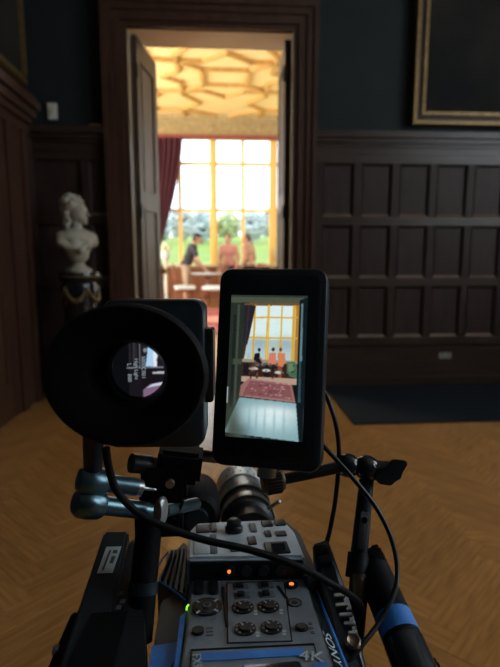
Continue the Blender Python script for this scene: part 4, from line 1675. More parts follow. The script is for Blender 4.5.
# rear lid with seam, blue tape and lettering
dprism('rear_lid', [(192, 651), (313, 645), (322, 668), (330, 715), (186, 718)], 0.0018, 0.003, M['camgrey'], bevel=0.0008)
dprism('blue_tape', [(199, 652.5), (303, 648), (304.5, 655), (199.5, 661)], 0.0026, 0.0009, M['blue'])
dprism('blue_tape', [(313, 664), (326, 662), (334, 700), (320, 704)], 0.0026, 0.0009, M['blue'])
bm = B()
tube(bm, [dk(x, y, 0.0006) for x, y in ((189, 718), (191, 650), (314, 644), (332, 715))], 0.0008, 6, 0)
obj('lid_seam', bm, M['button'], cc, local=True)
drect('lid_window', 272, 670, 60, 12, 0.0018, 0.003, M['gloss'], 5)
lettering('4K', 0.0175, Matrix.Translation(dk(311.5, 656.5, 0.0028)) @ Matrix.Rotation(R(-14), 4, 'Z'), M['print'], cc)
lettering('FX9', 0.0105, Matrix.Translation(dk(196.5, 661, 0.0028)) @ Matrix.Rotation(R(-86), 4, 'Z'), M['print'], cc)
# left flank: blue edged cheek, vent grille
dprism('left_cheek', [(185, 598), (188, 612), (182, 645), (174, 718), (146, 718), (154, 640), (161, 600), (176, 592)], -0.010, 0.105, M['camdark'], bevel=0.002)
dprism('blue_tape', [(152, 646), (181, 641), (180, 652), (150, 700), (143, 700)], -0.0085, 0.002, M['blue'])
dprism('blue_tape', [(180, 616), (186, 612), (182, 645), (174, 716), (167, 716), (177, 645)], -0.0025, 0.0085, M['blue'])
vt = dprism('vent_housing', [(169, 556), (184, 541), (191, 548), (190, 573), (187, 597), (157, 580)], -0.006, 0.09, M['camdark'], bevel=0.0015)
for k in range(5):
    t = k / 4
    a, b = dk(172 + 16 * t, 553 - 3 * t, -0.0035), dk(162 + 22 * t, 580 + 11 * t, -0.0035)
    bm = B()
    d_ = b - a
    box(bm, (a + b) / 2, (0.0016, d_.length, 0.006), Matrix.Rotation(math.atan2(d_.y, d_.x) - PI / 2, 3, 'Z'))
    obj('vent_slat', bm, M['rubber'], vt, local=True)
bm = B()
tube(bm, [dk(155, 579, -0.006), dk(171, 589, -0.006), dk(186, 601, -0.006)], 0.0013, 8, 5)
obj('blue_edge', bm, M['blue'], vt, local=True)
bm = B()
tube(bm, [dk(154, 580, -0.006), dk(160, 563, -0.006), dk(168, 552, -0.006)], 0.0010, 8, 5)
obj('blue_edge', bm, M['blue'], vt, local=True)
bm = B()
q = dk(180, 549, 0.0)
box2(bm, (-0.055, 0.06, -0.12), (0.058, q.y + 0.03, -0.012))
obj('front_body', bm, M['black'], cc, local=True, bevel=0.004)

# ---- lens: barrel, geared rings and bright front collar, along the camera's axis
lp = dk(240, 515, 0.0)
LX, LY, LZ = lp.x + 0.017, lp.y + 0.010, -0.033
ln = root('cine_lens', 'black and steel cinema lens with geared focus rings', 'lens', mtx=KM @ Matrix.Translation((LX, LY, LZ)) @ Matrix.Diagonal((0.88, 1, 0.88, 1)))
LM = Matrix.Rotation(R(-90), 4, 'X')      # lathe axis -> forward
bm = B()
lathe(bm, [(0.0, 0), (0.036, 0), (0.036, 0.03), (0.042, 0.035), (0.042, 0.13), (0.044, 0.14), (0.044, 0.215), (0.040, 0.22), (0.034, 0.21), (0.0, 0.19)], LM, 56)
obj('barrel', bm, M['black'], ln, local=True, smooth=True)
for y0_, y1_, r_, m_, nm in ((0.045, 0.065, 0.0455, 'lensmetal', 'iris_ring'), (0.090, 0.112, 0.0465, 'lensmetal', 'focus_ring')):
    bm = B()
    lathe(bm, [(r_ - 0.006, y0_), (r_, y0_ + 0.001), (r_, y1_ - 0.001), (r_ - 0.006, y1_)], LM, 72, close=True)
    g = obj(nm, bm, M['black'], ln, local=True, smooth=True)
    bm = B()
    for k in range(90):
        a = 2 * PI * k / 90
        box(bm, (r_ * math.cos(a), (y0_ + y1_) / 2, r_ * math.sin(a)), (0.0024, (y1_ - y0_) * 0.8, 0.0016), Matrix.Rotation(-a, 3, 'Y'))
    obj('gear_teeth', bm, M['steel'], g, local=True)
bm = B()
lathe(bm, [(0.038, 0.150), (0.0462, 0.151), (0.0462, 0.205), (0.038, 0.206)], LM, 64, close=True)
fr_ = obj('front_collar', bm, M['collar'], ln, local=True, smooth=True)
bm = B()
lathe(bm, [(0.036, 0.118), (0.0440, 0.119), (0.0440, 0.145), (0.036, 0.146)], LM, 64, close=True)
obj('scale_collar', bm, M['lensmetal'], ln, local=True, smooth=True)
for k in range(9):
    a = R(55 + k * 9)
    bm = B()
    box(bm, (0.0463 * math.cos(a), 0.165 + 0.022 * (k % 2), 0.0463 * math.sin(a)), (0.0006, 0.007, 0.0025), Matrix.Rotation(-a, 3, 'Y'))
    obj('scale_mark', bm, M['button'], fr_, local=True)
for k in range(9):
    a = R(52 + k * 9.5)
    bm = B()
    box(bm, (0.0424 * math.cos(a), 0.078, 0.0424 * math.sin(a)), (0.0006, 0.007, 0.0022), Matrix.Rotation(-a, 3, 'Y'))
    obj('scale_mark', bm, M['bronze'], ln, local=True)
bm = B()
cyl(bm, (0.030, 0.02, 0.032), (0.046, 0.012, 0.046), 0.0035, 0.0028, 12)
ball(bm, (0.046, 0.012, 0.046), 0.0042, 12)
obj('lock_pin', bm, M['steel'], ln, local=True, smooth=True)
# lens motor on the left of the lens
lm = root('lens_motor', 'round black lens motor housing beside the lens rings', 'lens motor', mtx=KM @ Matrix.Translation((LX - 0.076, LY - 0.005, LZ - 0.004)))
bm = B()
lathe(bm, [(0.0, 0), (0.027, 0), (0.032, 0.006), (0.035, 0.012), (0.035, 0.10), (0.028, 0.11), (0.0, 0.11)], LM @ Matrix.Translation((0, -0.022, 0.03)), 40)
obj('housing', bm, M['rubber'], lm, local=True, smooth=True)
bm = B()
lathe(bm, [(0.0, 0), (0.016, 0), (0.016, 0.012), (0.0, 0.012)], LM @ Matrix.Translation((0, -0.022, 0.018)), 32)
obj('drive_gear', bm, M['plastic'], lm, local=True, smooth=True)
bm = B()
cyl(bm, (-0.02, 0.06, 0.0), (0.045, 0.06, -0.012), 0.009, 0.009, 16)
obj('bracket', bm, M['black'], lm, local=True, smooth=True)

# ---- tripod under the camera (fluid head and three legs)
tc_ = KM @ Vector((0, 0.0, -0.125))
tp = root('tripod', 'black tripod carrying the cinema camera', 'tripod', (tc_.x, tc_.y, 0))
bm = B()
box(bm, (0, 0, tc_.z - 0.018), (0.09, 0.16, 0.024), Matrix.Rotation(R(-6.5), 3, 'X'))
cyl(bm, (0, 0, tc_.z - 0.14), (0, 0, tc_.z - 0.02), 0.05, 0.045, 32)
cyl(bm, (0, 0, tc_.z - 0.20), (0, 0, tc_.z - 0.13), 0.06, 0.03, 32)
obj('fluid_head', bm, M['black'], tp, local=True, smooth=True)
for k in range(3):
    a = R(90 + 120 * k)
    q0, q1 = Vector((0.05 * math.cos(a), 0.05 * math.sin(a), tc_.z - 0.17)), Vector((0.34 * math.cos(a), 0.34 * math.sin(a), 0.012))
    bm = B()
    cyl(bm, q0, q0.lerp(q1, 0.55), 0.017, 0.017, 16)
    cyl(bm, q0.lerp(q1, 0.5), q1, 0.012, 0.012, 16)
    ball(bm, q1, 0.012, 12)
    obj('leg', bm, M['black'], tp, local=True, smooth=True)

# ---- field monitor in portrait position
md = 0.540
mc = dp(268.5, 367.5, md)
mn = (_C - mc).normalized()
mn = (Matrix.Rotation(R(-11), 3, 'Z') @ mn)
mz = mn.normalized()
mx_ = Vector((0, 0, 1)).cross(mz).normalized()
my_ = mz.cross(mx_)
MM = Matrix(((mx_.x, my_.x, mz.x, mc.x), (mx_.y, my_.y, mz.y, mc.y), (mx_.z, my_.z, mz.z, mc.z), (0, 0, 0, 1))) @ Matrix.Rotation(R(0.3), 4, 'Z')
fm = root('field_monitor', 'black portrait field monitor showing people by a window', 'monitor', mtx=MM)
mw_, mh_ = 0.1155, 0.209
bm = B()
rslab(bm, mw_, mh_, 0.013, 0.026, Matrix.Identity(4), 0.004)
obj('housing', bm, M['plastic'], fm, local=True, smooth=True)
bm = B()
rslab(bm, mw_ - 0.014, mh_ - 0.014, 0.008, 0.004, Matrix.Translation((0, 0, 0.0008)), 0.001)
obj('bezel', bm, M['gloss'], fm, local=True, smooth=True)
sw_, sh_ = 0.0815, 0.149

# what the screen shows: the doorway, window, people, rug and shining floor
k_ = 0.52
P = Paint(170, 316, (14, 20, 20))


def Z(pts):
    return [((x - 20) * k_, (y - 25) * k_) for x, y in pts]


P.poly(Z([(20, 25), (345, 25), (345, 62), (20, 58)]), (74, 80, 66))
P.poly(Z([(20, 25), (345, 25), (345, 34), (20, 34)]), (46, 54, 48))
P.poly(Z([(20, 58), (78, 60), (78, 470), (20, 600)]), (38, 46, 40))
P.poly(Z([(50, 66), (60, 66), (60, 480), (50, 500)]), (66, 74, 66))
P.poly(Z([(34, 110), (46, 112), (46, 300), (34, 300)]), (26, 32, 30))
P.poly(Z([(34, 325), (46, 325), (46, 500), (34, 510)]), (26, 32, 30))
P.poly(Z([(40, 300), (76, 298), (76, 322), (40, 325)]), (66, 72, 60))
P.poly(Z([(18, 420), (25, 420), (25, 490), (18, 490)]), (170, 190, 190))
# window
P.poly(Z([(78, 62), (312, 58), (312, 390), (78, 390)]), (60, 44, 34))
P.poly(Z([(78, 60), (312, 56), (312, 70), (78, 72)]), (110, 78, 50))
P.poly(Z([(126, 70), (306, 68), (304, 304), (84, 304), (100, 235)]), (216, 236, 236))
P.poly(Z([(98, 214), (304, 214), (304, 304), (86, 304)]), (176, 200, 206))
P.soft(130 * k_, 205 * k_, 20, 14, (144, 170, 178), .8)
P.soft(205 * k_, 215 * k_, 16, 12, (186, 196, 170), .7)
P.soft(240 * k_, 205 * k_, 22, 16, (150, 172, 180), .8)
for x0, x1 in ((122, 129), (178, 189), (236, 243), (285, 297)):
    P.poly(Z([(x0, 66), (x1, 66), (x1 - 1, 306), (x0 - 1, 306)]), (214, 164, 52))
P.poly(Z([(182, 66), (186, 66), (185, 306), (181, 306)]), (240, 196, 90))
P.poly(Z([(298, 66), (312, 66), (312, 306), (298, 306)]), (170, 120, 44))
for y0, y1 in ((118, 124), (204, 211)):
    P.poly(Z([(100, y0), (308, y0 - 3), (308, y1 - 3), (100, y1)]), (212, 164, 60))
P.poly(Z([(78, 68), (128, 70), (112, 160), (98, 236), (82, 250)]), (38, 34, 42))
P.poly(Z([(96, 70), (100, 70), (92, 240), (88, 240)]), (60, 48, 58))
P.soft(86 * k_, 262 * k_, 5, 9, (170, 180, 160), .8)
P.poly(Z([(78, 300), (312, 300), (312, 312), (78, 312)]), (150, 140, 120))
# furniture and people
P.poly(Z([(80, 312), (312, 312), (312, 374), (80, 374)]), (52, 34, 28))
P.ell(*[v * k_ for v in (185 - 20, 320 - 25, 62, 6)], (96, 104, 110))
P.poly(Z([(178, 320), (192, 320), (200, 385), (172, 385)]), (28, 22, 22))
P.poly(Z([(132, 275), (152, 270), (156, 300), (172, 314), (150, 316), (128, 300)]), (22, 24, 30))
P.ell(*[v * k_ for v in (150 - 20, 258 - 25, 6.5, 8)], (44, 34, 32))
P.poly(Z([(150, 290), (158, 290), (176, 314), (166, 316)]), (170, 116, 90))
P.poly(Z([(130, 306), (152, 312), (148, 336), (130, 336)]), (90, 70, 58))
P.poly(Z([(192, 270), (220, 268), (224, 318), (190, 318)]), (206, 124, 100))
P.ell(*[v * k_ for v in (209 - 20, 254 - 25, 6.5, 8)], (60, 42, 38))
P.poly(Z([(228, 268), (258, 268), (262, 305), (250, 330), (232, 322)]), (206, 126, 84))
P.ell(*[v * k_ for v in (240 - 20, 254 - 25, 6.5, 8)], (110, 66, 50))
P.poly(Z([(230, 322), (250, 326), (250, 388), (236, 388)]), (130, 70, 44))
P.poly(Z([(204, 318), (222, 318), (228, 352), (208, 352)]), (34, 30, 36))
for x, y, w in ((130, 338, 22), (184, 344, 18), (236, 350, 20)):
    P.ell((x - 20) * k_, (y - 25) * k_, w * k_, 6.5 * k_, (186, 192, 190))
    P.poly(Z([(x - w, y + 5), (x - w + 4, y + 5), (x - w + 4, y + 38), (x - w, y + 38)]), (70, 34, 24))
    P.poly(Z([(x + w - 4, y + 5), (x + w, y + 5), (x + w, y + 38), (x + w - 4, y + 38)]), (70, 34, 24))
P.poly(Z([(266, 305), (302, 303), (310, 320), (312, 372), (284, 366), (270, 350)]), (74, 104, 80))
P.poly(Z([(274, 312), (296, 310), (298, 344), (276, 346)]), (96, 128, 100))
P.poly(Z([(84, 320), (108, 318), (112, 366), (84, 372)]), (30, 26, 26))
# rug and floor
P.poly(Z([(78, 372), (312, 372), (312, 400), (78, 396)]), (178, 150, 132))
P.poly(Z([(110, 382), (292, 396), (310, 472), (72, 458), (78, 410)]), (150, 104, 100))
P.poly(Z([(116, 390), (284, 402), (298, 462), (88, 450)]), (128, 80, 82))
for k in range(60):
    t = rng.uniform(0, 1)
    y = 392 + 64 * t
    P.ell((rng.uniform(112 - 24 * t, 288 + 8 * t) - 20) * k_, (y - 25) * k_, rng.uniform(2, 5), rng.uniform(0.8, 1.8), [(190, 140, 132), (90, 60, 84), (120, 54, 58), (196, 160, 150)][k % 4], .65)
fl_ = Z([(20, 600), (74, 462), (312, 474), (332, 632), (20, 614)])
P.poly(fl_, (128, 164, 170))
P.soft(190 * k_, 520 * k_, 60, 26, (206, 230, 234), .95)
P.soft(205 * k_, 490 * k_, 50, 12, (226, 238, 238), .85)
for x in (120, 150, 185, 225, 265):
    P.soft((x - 20) * k_, 540 * k_, 3, 34, (128, 164, 172), .55)
P.soft(60 * k_, 590 * k_, 24, 24, (74, 92, 92), .8)
P.soft(30 * k_, 560 * k_, 16, 60, (60, 62, 50), .7)
P.poly(Z([(312, 45), (345, 30), (345, 640), (330, 640), (312, 474)]), (16, 26, 30))
P.poly(Z([(318, 60), (326, 56), (330, 300), (320, 300)]), (96, 130, 140))
P.poly(Z([(318, 300), (326, 300), (330, 470), (320, 470)]), (52, 76, 84))
for k in range(70):
    y = rng.uniform(318, 378)
    x = rng.uniform(84, 304)
    P.ell((x - 20) * k_, (y - 25) * k_, rng.uniform(1, 3), rng.uniform(1, 4), [(30, 24, 24), (104, 66, 46), (20, 18, 20), (150, 120, 100), (66, 40, 30)][k % 5], .55)
P.a += rng.normal(0, 5, P.a.shape[:2])[..., None]
P.blur(2)
bm = B()
picture('screen', sw_, sh_, P.a, Matrix.Translation((-0.0022, 0.0008, 0.00145)), M['screen'], fm)
# controls along the top edge, mount nub below
bm = B()
box(bm, (-0.02, mh_ / 2 + 0.0005, -0.012), (0.03, 0.003, 0.008))
obj('top_button', bm, M['button'], fm, local=True, bevel=0.0008)
bm = B()
cyl(bm, (0.0, -mh_ / 2 + 0.002, -0.014), (0.0, -mh_ / 2 - 0.010, -0.014), 0.010, 0.010, 24)
obj('mount_screw', bm, M['steel'], fm, local=True, smooth=True)

# ---- viewfinder with round eyecup
vd = 0.365
vc = dp(124.5, 376.5, vd)
vm = Matrix.Translation(vc) @ Matrix.Rotation(R(-3), 4, 'Z') @ Matrix.Rotation(R(90 - 4), 4, 'X')    # local z towards the photographer
vf = root('viewfinder', 'black viewfinder loupe with large oval rubber eyecup', 'viewfinder', mtx=vm)
ra, rb_ = 0.0585, 0.0515
bm = B()
lathe(bm, [(0.42, -0.028), (0.43, -0.018), (0.50, -0.006), (0.66, -0.002), (0.86, 0.002), (0.955, 0.002), (0.995, -0.002), (1.0, -0.007), (0.97, -0.014), (0.85, -0.026), (0.72, -0.05), (0.66, -0.056), (0.46, -0.056)],
      Matrix.Identity(4), 72, ra, rb_, close=True)
obj('eyecup', bm, M['rubber'], vf, local=True, smooth=True)
bm = B()
lathe(bm, [(0.0265, -0.062), (0.0265, -0.024), (0.0225, -0.021), (0.0212, -0.030), (0.0212, -0.062)], Matrix.Translation((0.005, 0.0, 0)), 48, close=True)
obj('lens_ring', bm, M['black'], vf, local=True, smooth=True)
bx0 = dp(157, 374, vd + 0.065)
q = vm.inverted() @ bx0
bm = B()
rslab(bm, 0.083, 0.1235, 0.010, 0.042, Matrix.Translation((q.x - 0.002, q.y, -0.060)), 0.004)
obj('hood_box', bm, M['plastic'], vf, local=True, smooth=True)
bm = B()
rslab(bm, 0.010, 0.062, 0.003, 0.03, Matrix.Translation((q.x + 0.0415, q.y + 0.006, -0.068)), 0.001)
obj('side_clip', bm, M['black'], vf, local=True, smooth=True)
# picture in the eyepiece
P = Paint(110, 110, (9, 11, 15))
k_ = 110 / 390


def Z(pts):
    return [((x - 75) * k_, (y - 95) * k_) for x, y in pts]


P.poly(Z([(190, 60), (275, 60), (285, 290), (285, 520), (190, 520)]), (24, 22, 27))
for x, c_ in ((196, (56, 58, 66)), (222, (70, 70, 78)), (238, (48, 48, 56)), (262, (120, 120, 130)), (82, (26, 28, 34))):
    P.poly(Z([(x, 60), (x + 6, 60), (x + 6, 290), (x, 290)]), c_)
P.poly(Z([(276, 60), (470, 60), (470, 290), (276, 290)]), (30, 28, 36))
P.poly(Z([(322, 80), (400, 110), (470, 200), (470, 275), (300, 275), (312, 200)]), (168, 204, 234))
P.poly(Z([(352, 150), (372, 140), (384, 250), (376, 275), (356, 275)]), (226, 232, 240))
P.soft(95, 40, 10, 12, (230, 236, 240), .6)
P.poly(Z([(376, 230), (392, 180), (420, 188), (436, 240), (420, 275), (380, 275)]), (30, 26, 32))
P.ell(*Z([(300, 165)])[0], 3.6, 4.5, (120, 130, 136))
P.poly(Z([(276, 282), (470, 282), (470, 420), (276, 420)]), (22, 18, 22))
P.poly(Z([(345, 310), (430, 304), (430, 322), (345, 324)]), (176, 184, 190))
P.poly(Z([(175, 278), (470, 274), (470, 284), (175, 287)]), (120, 126, 136))
P.poly(Z([(284, 430), (330, 392), (470, 366), (470, 520), (284, 520)]), (126, 98, 124))
P.poly(Z([(300, 420), (345, 392), (470, 366), (470, 388), (350, 408)]), (196, 208, 226))
P.poly(Z([(290, 480), (440, 420), (470, 440), (400, 500), (290, 500)]), (150, 108, 136))
for x0, y0, x1, y1 in ((190, 468, 206, 478), (196, 484, 206, 506), (188, 108, 206, 116)):
    P.poly(Z([(x0, y0), (x1, y0), (x1, y1), (x0, y1)]), (150, 165, 175))
P.blur(2)
lx, ly = 0.0058, 0.0012
ar = P.a
yy, xx = np.mgrid[-1:1:110j, -1:1:110j]
fade = np.clip((1.0 - np.sqrt(xx ** 2 + yy ** 2)) * 40, 0, 1)[..., None]
ar = ar * fade
pic = picture('eyepiece_picture', 0.0440, 0.0440, ar, Matrix.Translation((lx, ly, -0.0285)), M['evf'], vf)
for s_t, x_, y_, sz in (('S000C001', 290, 282, 0.0036), ('High Light', 242, 292, 0.0034), ('800', 196, 352, 0.0036), ('L', 194, 262, 0.0036)):
    u, v_ = (x_ - 75) / 390 - 0.5, (y_ - 95) / 390 - 0.5
    lettering(s_t, sz * 1.15, Matrix.Translation((lx + u * 0.044, ly - v_ * 0.044, -0.0281)) @ Matrix.Rotation(R(-90), 4, 'Z'), M['hud'], vf, depth=0.00005)
bm = B()
cyl(bm, vm.inverted() @ dp(93.5, 432, 0.405), vm.inverted() @ dp(93, 470, 0.43), 0.0085, 0.0075, 20)
obj('mount_rod', bm, M['black'], vf, local=True, smooth=True)

# ---- left articulated viewfinder bracket: two teal arms with ball ends
va = root('ball_jointed_bracket', 'pair of teal anodised arms with ball ends below the eyecup', 'bracket', dp(150, 500, 0.47))


def teal_arm(cx, cy, ex, ey, d0, d1, rb, rt):
    c0, c1 = dp(cx, cy, d0), dp(ex, ey, d1)
    dr = (c1 - c0).normalized()
    bm = B()
    lathe(bm, [(0.0, -rb), (rb * 0.7, -rb * 0.92), (rb * 0.95, -rb * 0.6), (rb * 1.02, 0), (rb * 0.95, rb * 0.7), (rb * 0.8, rb * 0.98), (0.0, rb * 1.02)], Matrix.Translation(c0) @ frame_of(dr).to_4x4(), 32)
    obj('ball_end', bm, M['teal'], va, smooth=True)
    bm = B()
    cyl(bm, c0 + dr * rb * 0.8, c1, rt, rt * 0.96, 28)
    obj('arm_tube', bm, M['teal'], va, smooth=True)
    return c1, dr


c1, dr = teal_arm(92, 481, 136, 487, 0.43, 0.45, 0.0122, 0.0078)
bm = B()
cyl(bm, c1 - dr * 0.001, c1 + dr * 0.005, 0.0068, 0.0068, 24)
cyl(bm, c1 + dr * 0.004, c1 + dr * 0.019, 0.0022, 0.0012, 12)
obj('steel_tip', bm, M['steel'], va, smooth=True)
c1, dr = teal_arm(88.5, 503.5, 158, 512, 0.43, 0.47, 0.0128, 0.0080)
bm = B()
cyl(bm, dp(164, 511, 0.475), dp(196, 503.5, 0.53), 0.0060, 0.0060, 20)
obj('cross_rod', bm, M['teal'], va, smooth=True)
# clamp block behind the arms
cl = root('rod_clamp', 'black clamp block with steel bolts between viewfinder and lens', 'clamp', dp(165, 560, 0.50))
bm = B()
a = dp(165, 480, 0.475)
box(bm, a, (0.040, 0.03, 0.034))
obj('block', bm, M['rubber'], cl, bevel=0.003)
bm = B()
b_ = dp(180, 462, 0.48)
box(bm, b_, (0.040, 0.035, 0.030), Matrix.Rotation(R(8), 3, 'Y'))
obj('block', bm, M['rubber'], cl, bevel=0.004)
bm = B()
q0 = dp(131, 463, 0.46)
cyl(bm, q0, dp(150, 465, 0.47), 0.0085, 0.0085, 24)
obj('thumb_knob', bm, M['black'], cl, smooth=True)
bm = B()
q0 = dp(170, 483, 0.455)
cyl(bm, q0, q0 + Vector((0, -0.003, 0)), 0.0042, 0.0038, 20)
obj('bolt', bm, M['steel'], cl, smooth=True)
bm = B()
q0 = dp(163.5, 511, 0.452)
lathe(bm, [(0.0, 0), (0.0062, 0), (0.0070, 0.003), (0.0070, 0.010), (0.0055, 0.012), (0.003, 0.011), (0.0, 0.011)], Matrix.Translation(q0) @ frame_of(Vector((-0.35, -0.9, 0.25))).to_4x4() @ Matrix.Diagonal((0.7, 1.9, 1, 1)), 24)
obj('steel_catch', bm, M['lensmetal'], cl, smooth=True)
bm = B()
cyl(bm, dp(152, 497, 0.50), dp(138, 640, 0.475), 0.0120, 0.0130, 28)
obj('post', bm, M['rubber'], cl, smooth=True)
bm = B()
box(bm, dp(160, 520, 0.505), (0.045, 0.03, 0.022))
obj('post_head', bm, M['rubber'], cl, bevel=0.003)
bm = B()
cyl(bm, dp(196, 455, 0.55), dp(222, 458, 0.60), 0.0065, 0.0065, 20)
obj('top_rod', bm, M['black'], cl, smooth=True)
bm = B()
tube(bm, [dp(180, 488, 0.49), dp(183, 500, 0.49), dp(178, 512, 0.49), dp(172, 518, 0.49)], 0.0014, 8, 8)
obj('thin_lead', bm, M['rubber'], cl, smooth=True)
bm = B()
cyl(bm, dp(144, 580, 0.4855), dp(143, 592, 0.4835), 0.0136, 0.0138, 28)
obj('grey_band', bm, M['plastic'], cl, smooth=True)

# ---- slab shaped wireless unit on the left
s0, s1, s2, s3 = dp(104, 530, 0.56), dp(129, 530, 0.56), dp(98, 690, 0.395), dp(50, 690, 0.395)
sl = root('wireless_unit', 'black slab-shaped unit with silver sticker left of the camera', 'transmitter', (s0 + s2) / 2 + Vector((0, 0, -0.05)))
sn = (s1 - s0).cross(s3 - s0).normalized()
if sn.z < 0:
    sn = -sn
bm = B()
prism(bm, [s0, s1, s2, s3], -sn * 0.05)
obj('housing', bm, M['plastic'], sl, bevel=0.003)


def onslab(x, y, lift=0.0):
    r = ray(x, y)
    t = (s0 - _C).dot(sn) / r.dot(sn)
    return _C + r * t + sn * lift


bm = B()
prism(bm, [onslab(x, y, 0.0005) for x, y in ((106.5, 547.5), (121.5, 547), (112.5, 573.5), (97, 574))], sn * 0.0004)
st = obj('sticker', bm, M['sticker'], sl, label='silver sticker')
bm = B()
prism(bm, [onslab(x, y, 0.0010) for x, y in ((109.5, 551), (111.5, 551), (104, 571), (102, 571))], sn * 0.0003)
prism(bm, [onslab(x, y, 0.0010) for x, y in ((113.5, 551), (118, 551), (117, 554), (112.5, 554))], sn * 0.0003)
prism(bm, [onslab(x, y, 0.0010) for x, y in ((112, 557), (116, 557), (113, 564), (109.5, 564))], sn * 0.0003)
obj('sticker_print', bm, M['stickerdark'], st)
bm = B()
prism(bm, [onslab(x, y, -0.004) for x, y in ((128, 542), (133, 536), (137, 560), (144, 615), (146, 690), (92, 690))], -sn * 0.04)
obj('side_rail', bm, M['black'], sl)
bm = B()
prism(bm, [onslab(x, y, -0.012) for x, y in ((70, 601), (84, 600), (60, 690), (30, 690))], -sn * 0.03)
obj('battery_step', bm, M['rubber'], sl, bevel=0.002)
bm = B()
prism(bm, [onslab(x, y, 0.0006) for x, y in ((80, 641), (99, 641), (97, 653), (75, 653))], sn * 0.0005)
obj('red_label', bm, M['redlabel'], sl)
bm = B()
prism(bm, [onslab(x, y, 0.0004) for x, y in ((92, 614), (128, 612), (108, 690), (56, 690))], sn * 0.0010)
obj('battery_panel', bm, M['rubber'], sl)
bm = B()
q0 = onslab(57, 637, -0.016)
cyl(bm, q0, q0 + Vector((-0.005, 0, 0)), 0.005, 0.0045, 16)
obj('thumb_screw', bm, M['steel'], sl, smooth=True)
for k, (x_, y_) in enumerate(((121, 592), (123, 600), (119, 606))):
    bm = B()
    prism(bm, [onslab(x_ - 2, y_, 0.0007), onslab(x_ + 3, y_, 0.0007), onslab(x_ + 1.5, y_ + 4, 0.0007), onslab(x_ - 3.5, y_ + 4, 0.0007)], sn * 0.0003)
    obj('small_print', bm, M['stickerdark'], sl)

# ---- right articulated arm holding the monitor
ra_ = root('monitor_arm', 'black articulated arm with lever knob beside the monitor', 'arm', dp(358, 600, 0.53))
bm = B()
cyl(bm, dp(284, 479, 0.565), dp(348, 465, 0.57), 0.0060, 0.0068, 24)
obj('cross_tube', bm, M['black'], ra_, smooth=True)
bm = B()
q0, q1 = dp(262, 483, 0.56), dp(287, 478.5, 0.565)
dr = (q1 - q0).normalized()
lathe(bm, [(0.0, 0), (0.0115, 0), (0.0130, 0.003), (0.0130, 0.020), (0.011, 0.024), (0.0, 0.024)], Matrix.Translation(q0) @ frame_of(dr).to_4x4(), 32)
kn = obj('end_knob', bm, M['bronze'], ra_, smooth=True)
bm = B()
for k in range(24):
    a = 2 * PI * k / 24
    fr3 = frame_of(dr)
    c_ = q0 + dr * 0.012 + fr3 @ Vector((0.0130 * math.cos(a), 0.0130 * math.sin(a), 0))
    box(bm, c_, (0.0014, 0.0014, 0.016), fr3)
obj('knurling', bm, M['black'], kn)
for x_, y_, r_ in ((348, 465.5, 0.0130), (366.5, 468, 0.0140)):
    bm = B()
    ball(bm, dp(x_, y_, 0.572), r_, 28)
    obj('ball_joint', bm, M['gloss'], ra_, smooth=True)
bm = B()
cyl(bm, dp(366, 470, 0.572), dp(392, 471, 0.568), 0.0110, 0.0105, 24)
obj('knob_shaft', bm, M['black'], ra_, smooth=True)
bm = B()
kc = 0.566
pts = [dp(x, y, kc - 0.008) for x, y in ((374, 477), (379, 484), (391, 486), (396, 481), (401, 479), (402, 474), (408, 463.5), (405, 460), (392, 459), (388, 464), (384, 470))]
prism(bm, pts, ray(390, 470).normalized() * 0.016)
obj('lever_knob', bm, M['plastic'], ra_, bevel=0.0010)
bm = B()
t0, t1 = dp(367, 476, 0.572), dp(358.5, 560, 0.548)
cyl(bm, t0, t1, 0.0080, 0.0092, 28)
obj('post', bm, M['plastic'], ra_, smooth=True)
dr = (t1 - t0).normalized()
pl0 = dp(363.5, 531, 0.5455)
zax = (_C - pl0).normalized()
zax = (zax - dr * zax.dot(dr)).normalized()
yax = -dr
xax = yax.cross(zax)
PMx = Matrix(((xax.x, yax.x, zax.x, pl0.x), (xax.y, yax.y, zax.y, pl0.y), (xax.z, yax.z, zax.z, pl0.z), (0, 0, 0, 1)))
bm = B()
rslab(bm, 0.0095, 0.038, 0.002, 0.004, PMx, 0.0006)
pl_ = obj('label_plate', bm, M['plate'], ra_, smooth=True)
bm = B()
lathe(bm, [(0.0, 0), (0.0034, 0), (0.0030, 0.0012), (0.0012, 0.0012), (0.0010, 0.0004), (0.0, 0.0004)], PMx @ Matrix.Translation((0, 0.011, 0.0)), 20)
obj('plate_screw', bm, M['black'], pl_, smooth=True)
bm = B()
cyl(bm, dp(358.5, 553, 0.550), dp(356.5, 578, 0.542), 0.0112, 0.0118, 28)
obj('post_socket', bm, M['black'], ra_, smooth=True)
bm = B()
cyl(bm, dp(359, 574, 0.540), dp(358.5, 600, 0.530), 0.0100, 0.0098, 28)
obj('steel_collar', bm, M['bronze'], ra_, smooth=True)
bm = B()
cyl(bm, dp(358.5, 598, 0.531), dp(352, 665, 0.505), 0.0092, 0.0092, 24)
obj('lower_post', bm, M['rubber'], ra_, smooth=True)

# ---- right side plate with steel terminals
rp_ = root('side_plate', 'black side plate with a row of steel terminals beside the camera', 'camera plate', dp(335, 640, 0.48))
bm = B()
r0 = [dp(312, 543, 0.56), dp(328, 538, 0.565), (dp(352, 606, 0.50)), dp(372, 690, 0.43), dp(348, 690, 0.43), dp(322, 585, 0.52)]
prism(bm, r0, Vector((0.004, 0.0, -0.06)))
obj('plate', bm, M['plastic'], rp_, bevel=0.002)
pn_ = (r0[1] - r0[0]).cross(r0[3] - r0[0]).normalized()
if pn_.z < 0:
    pn_ = -pn_


def onp(x, y, l=0.0):
    r = ray(x, y)
    return _C + r * ((r0[0] - _C).dot(pn_) / r.dot(pn_)) + pn_ * l


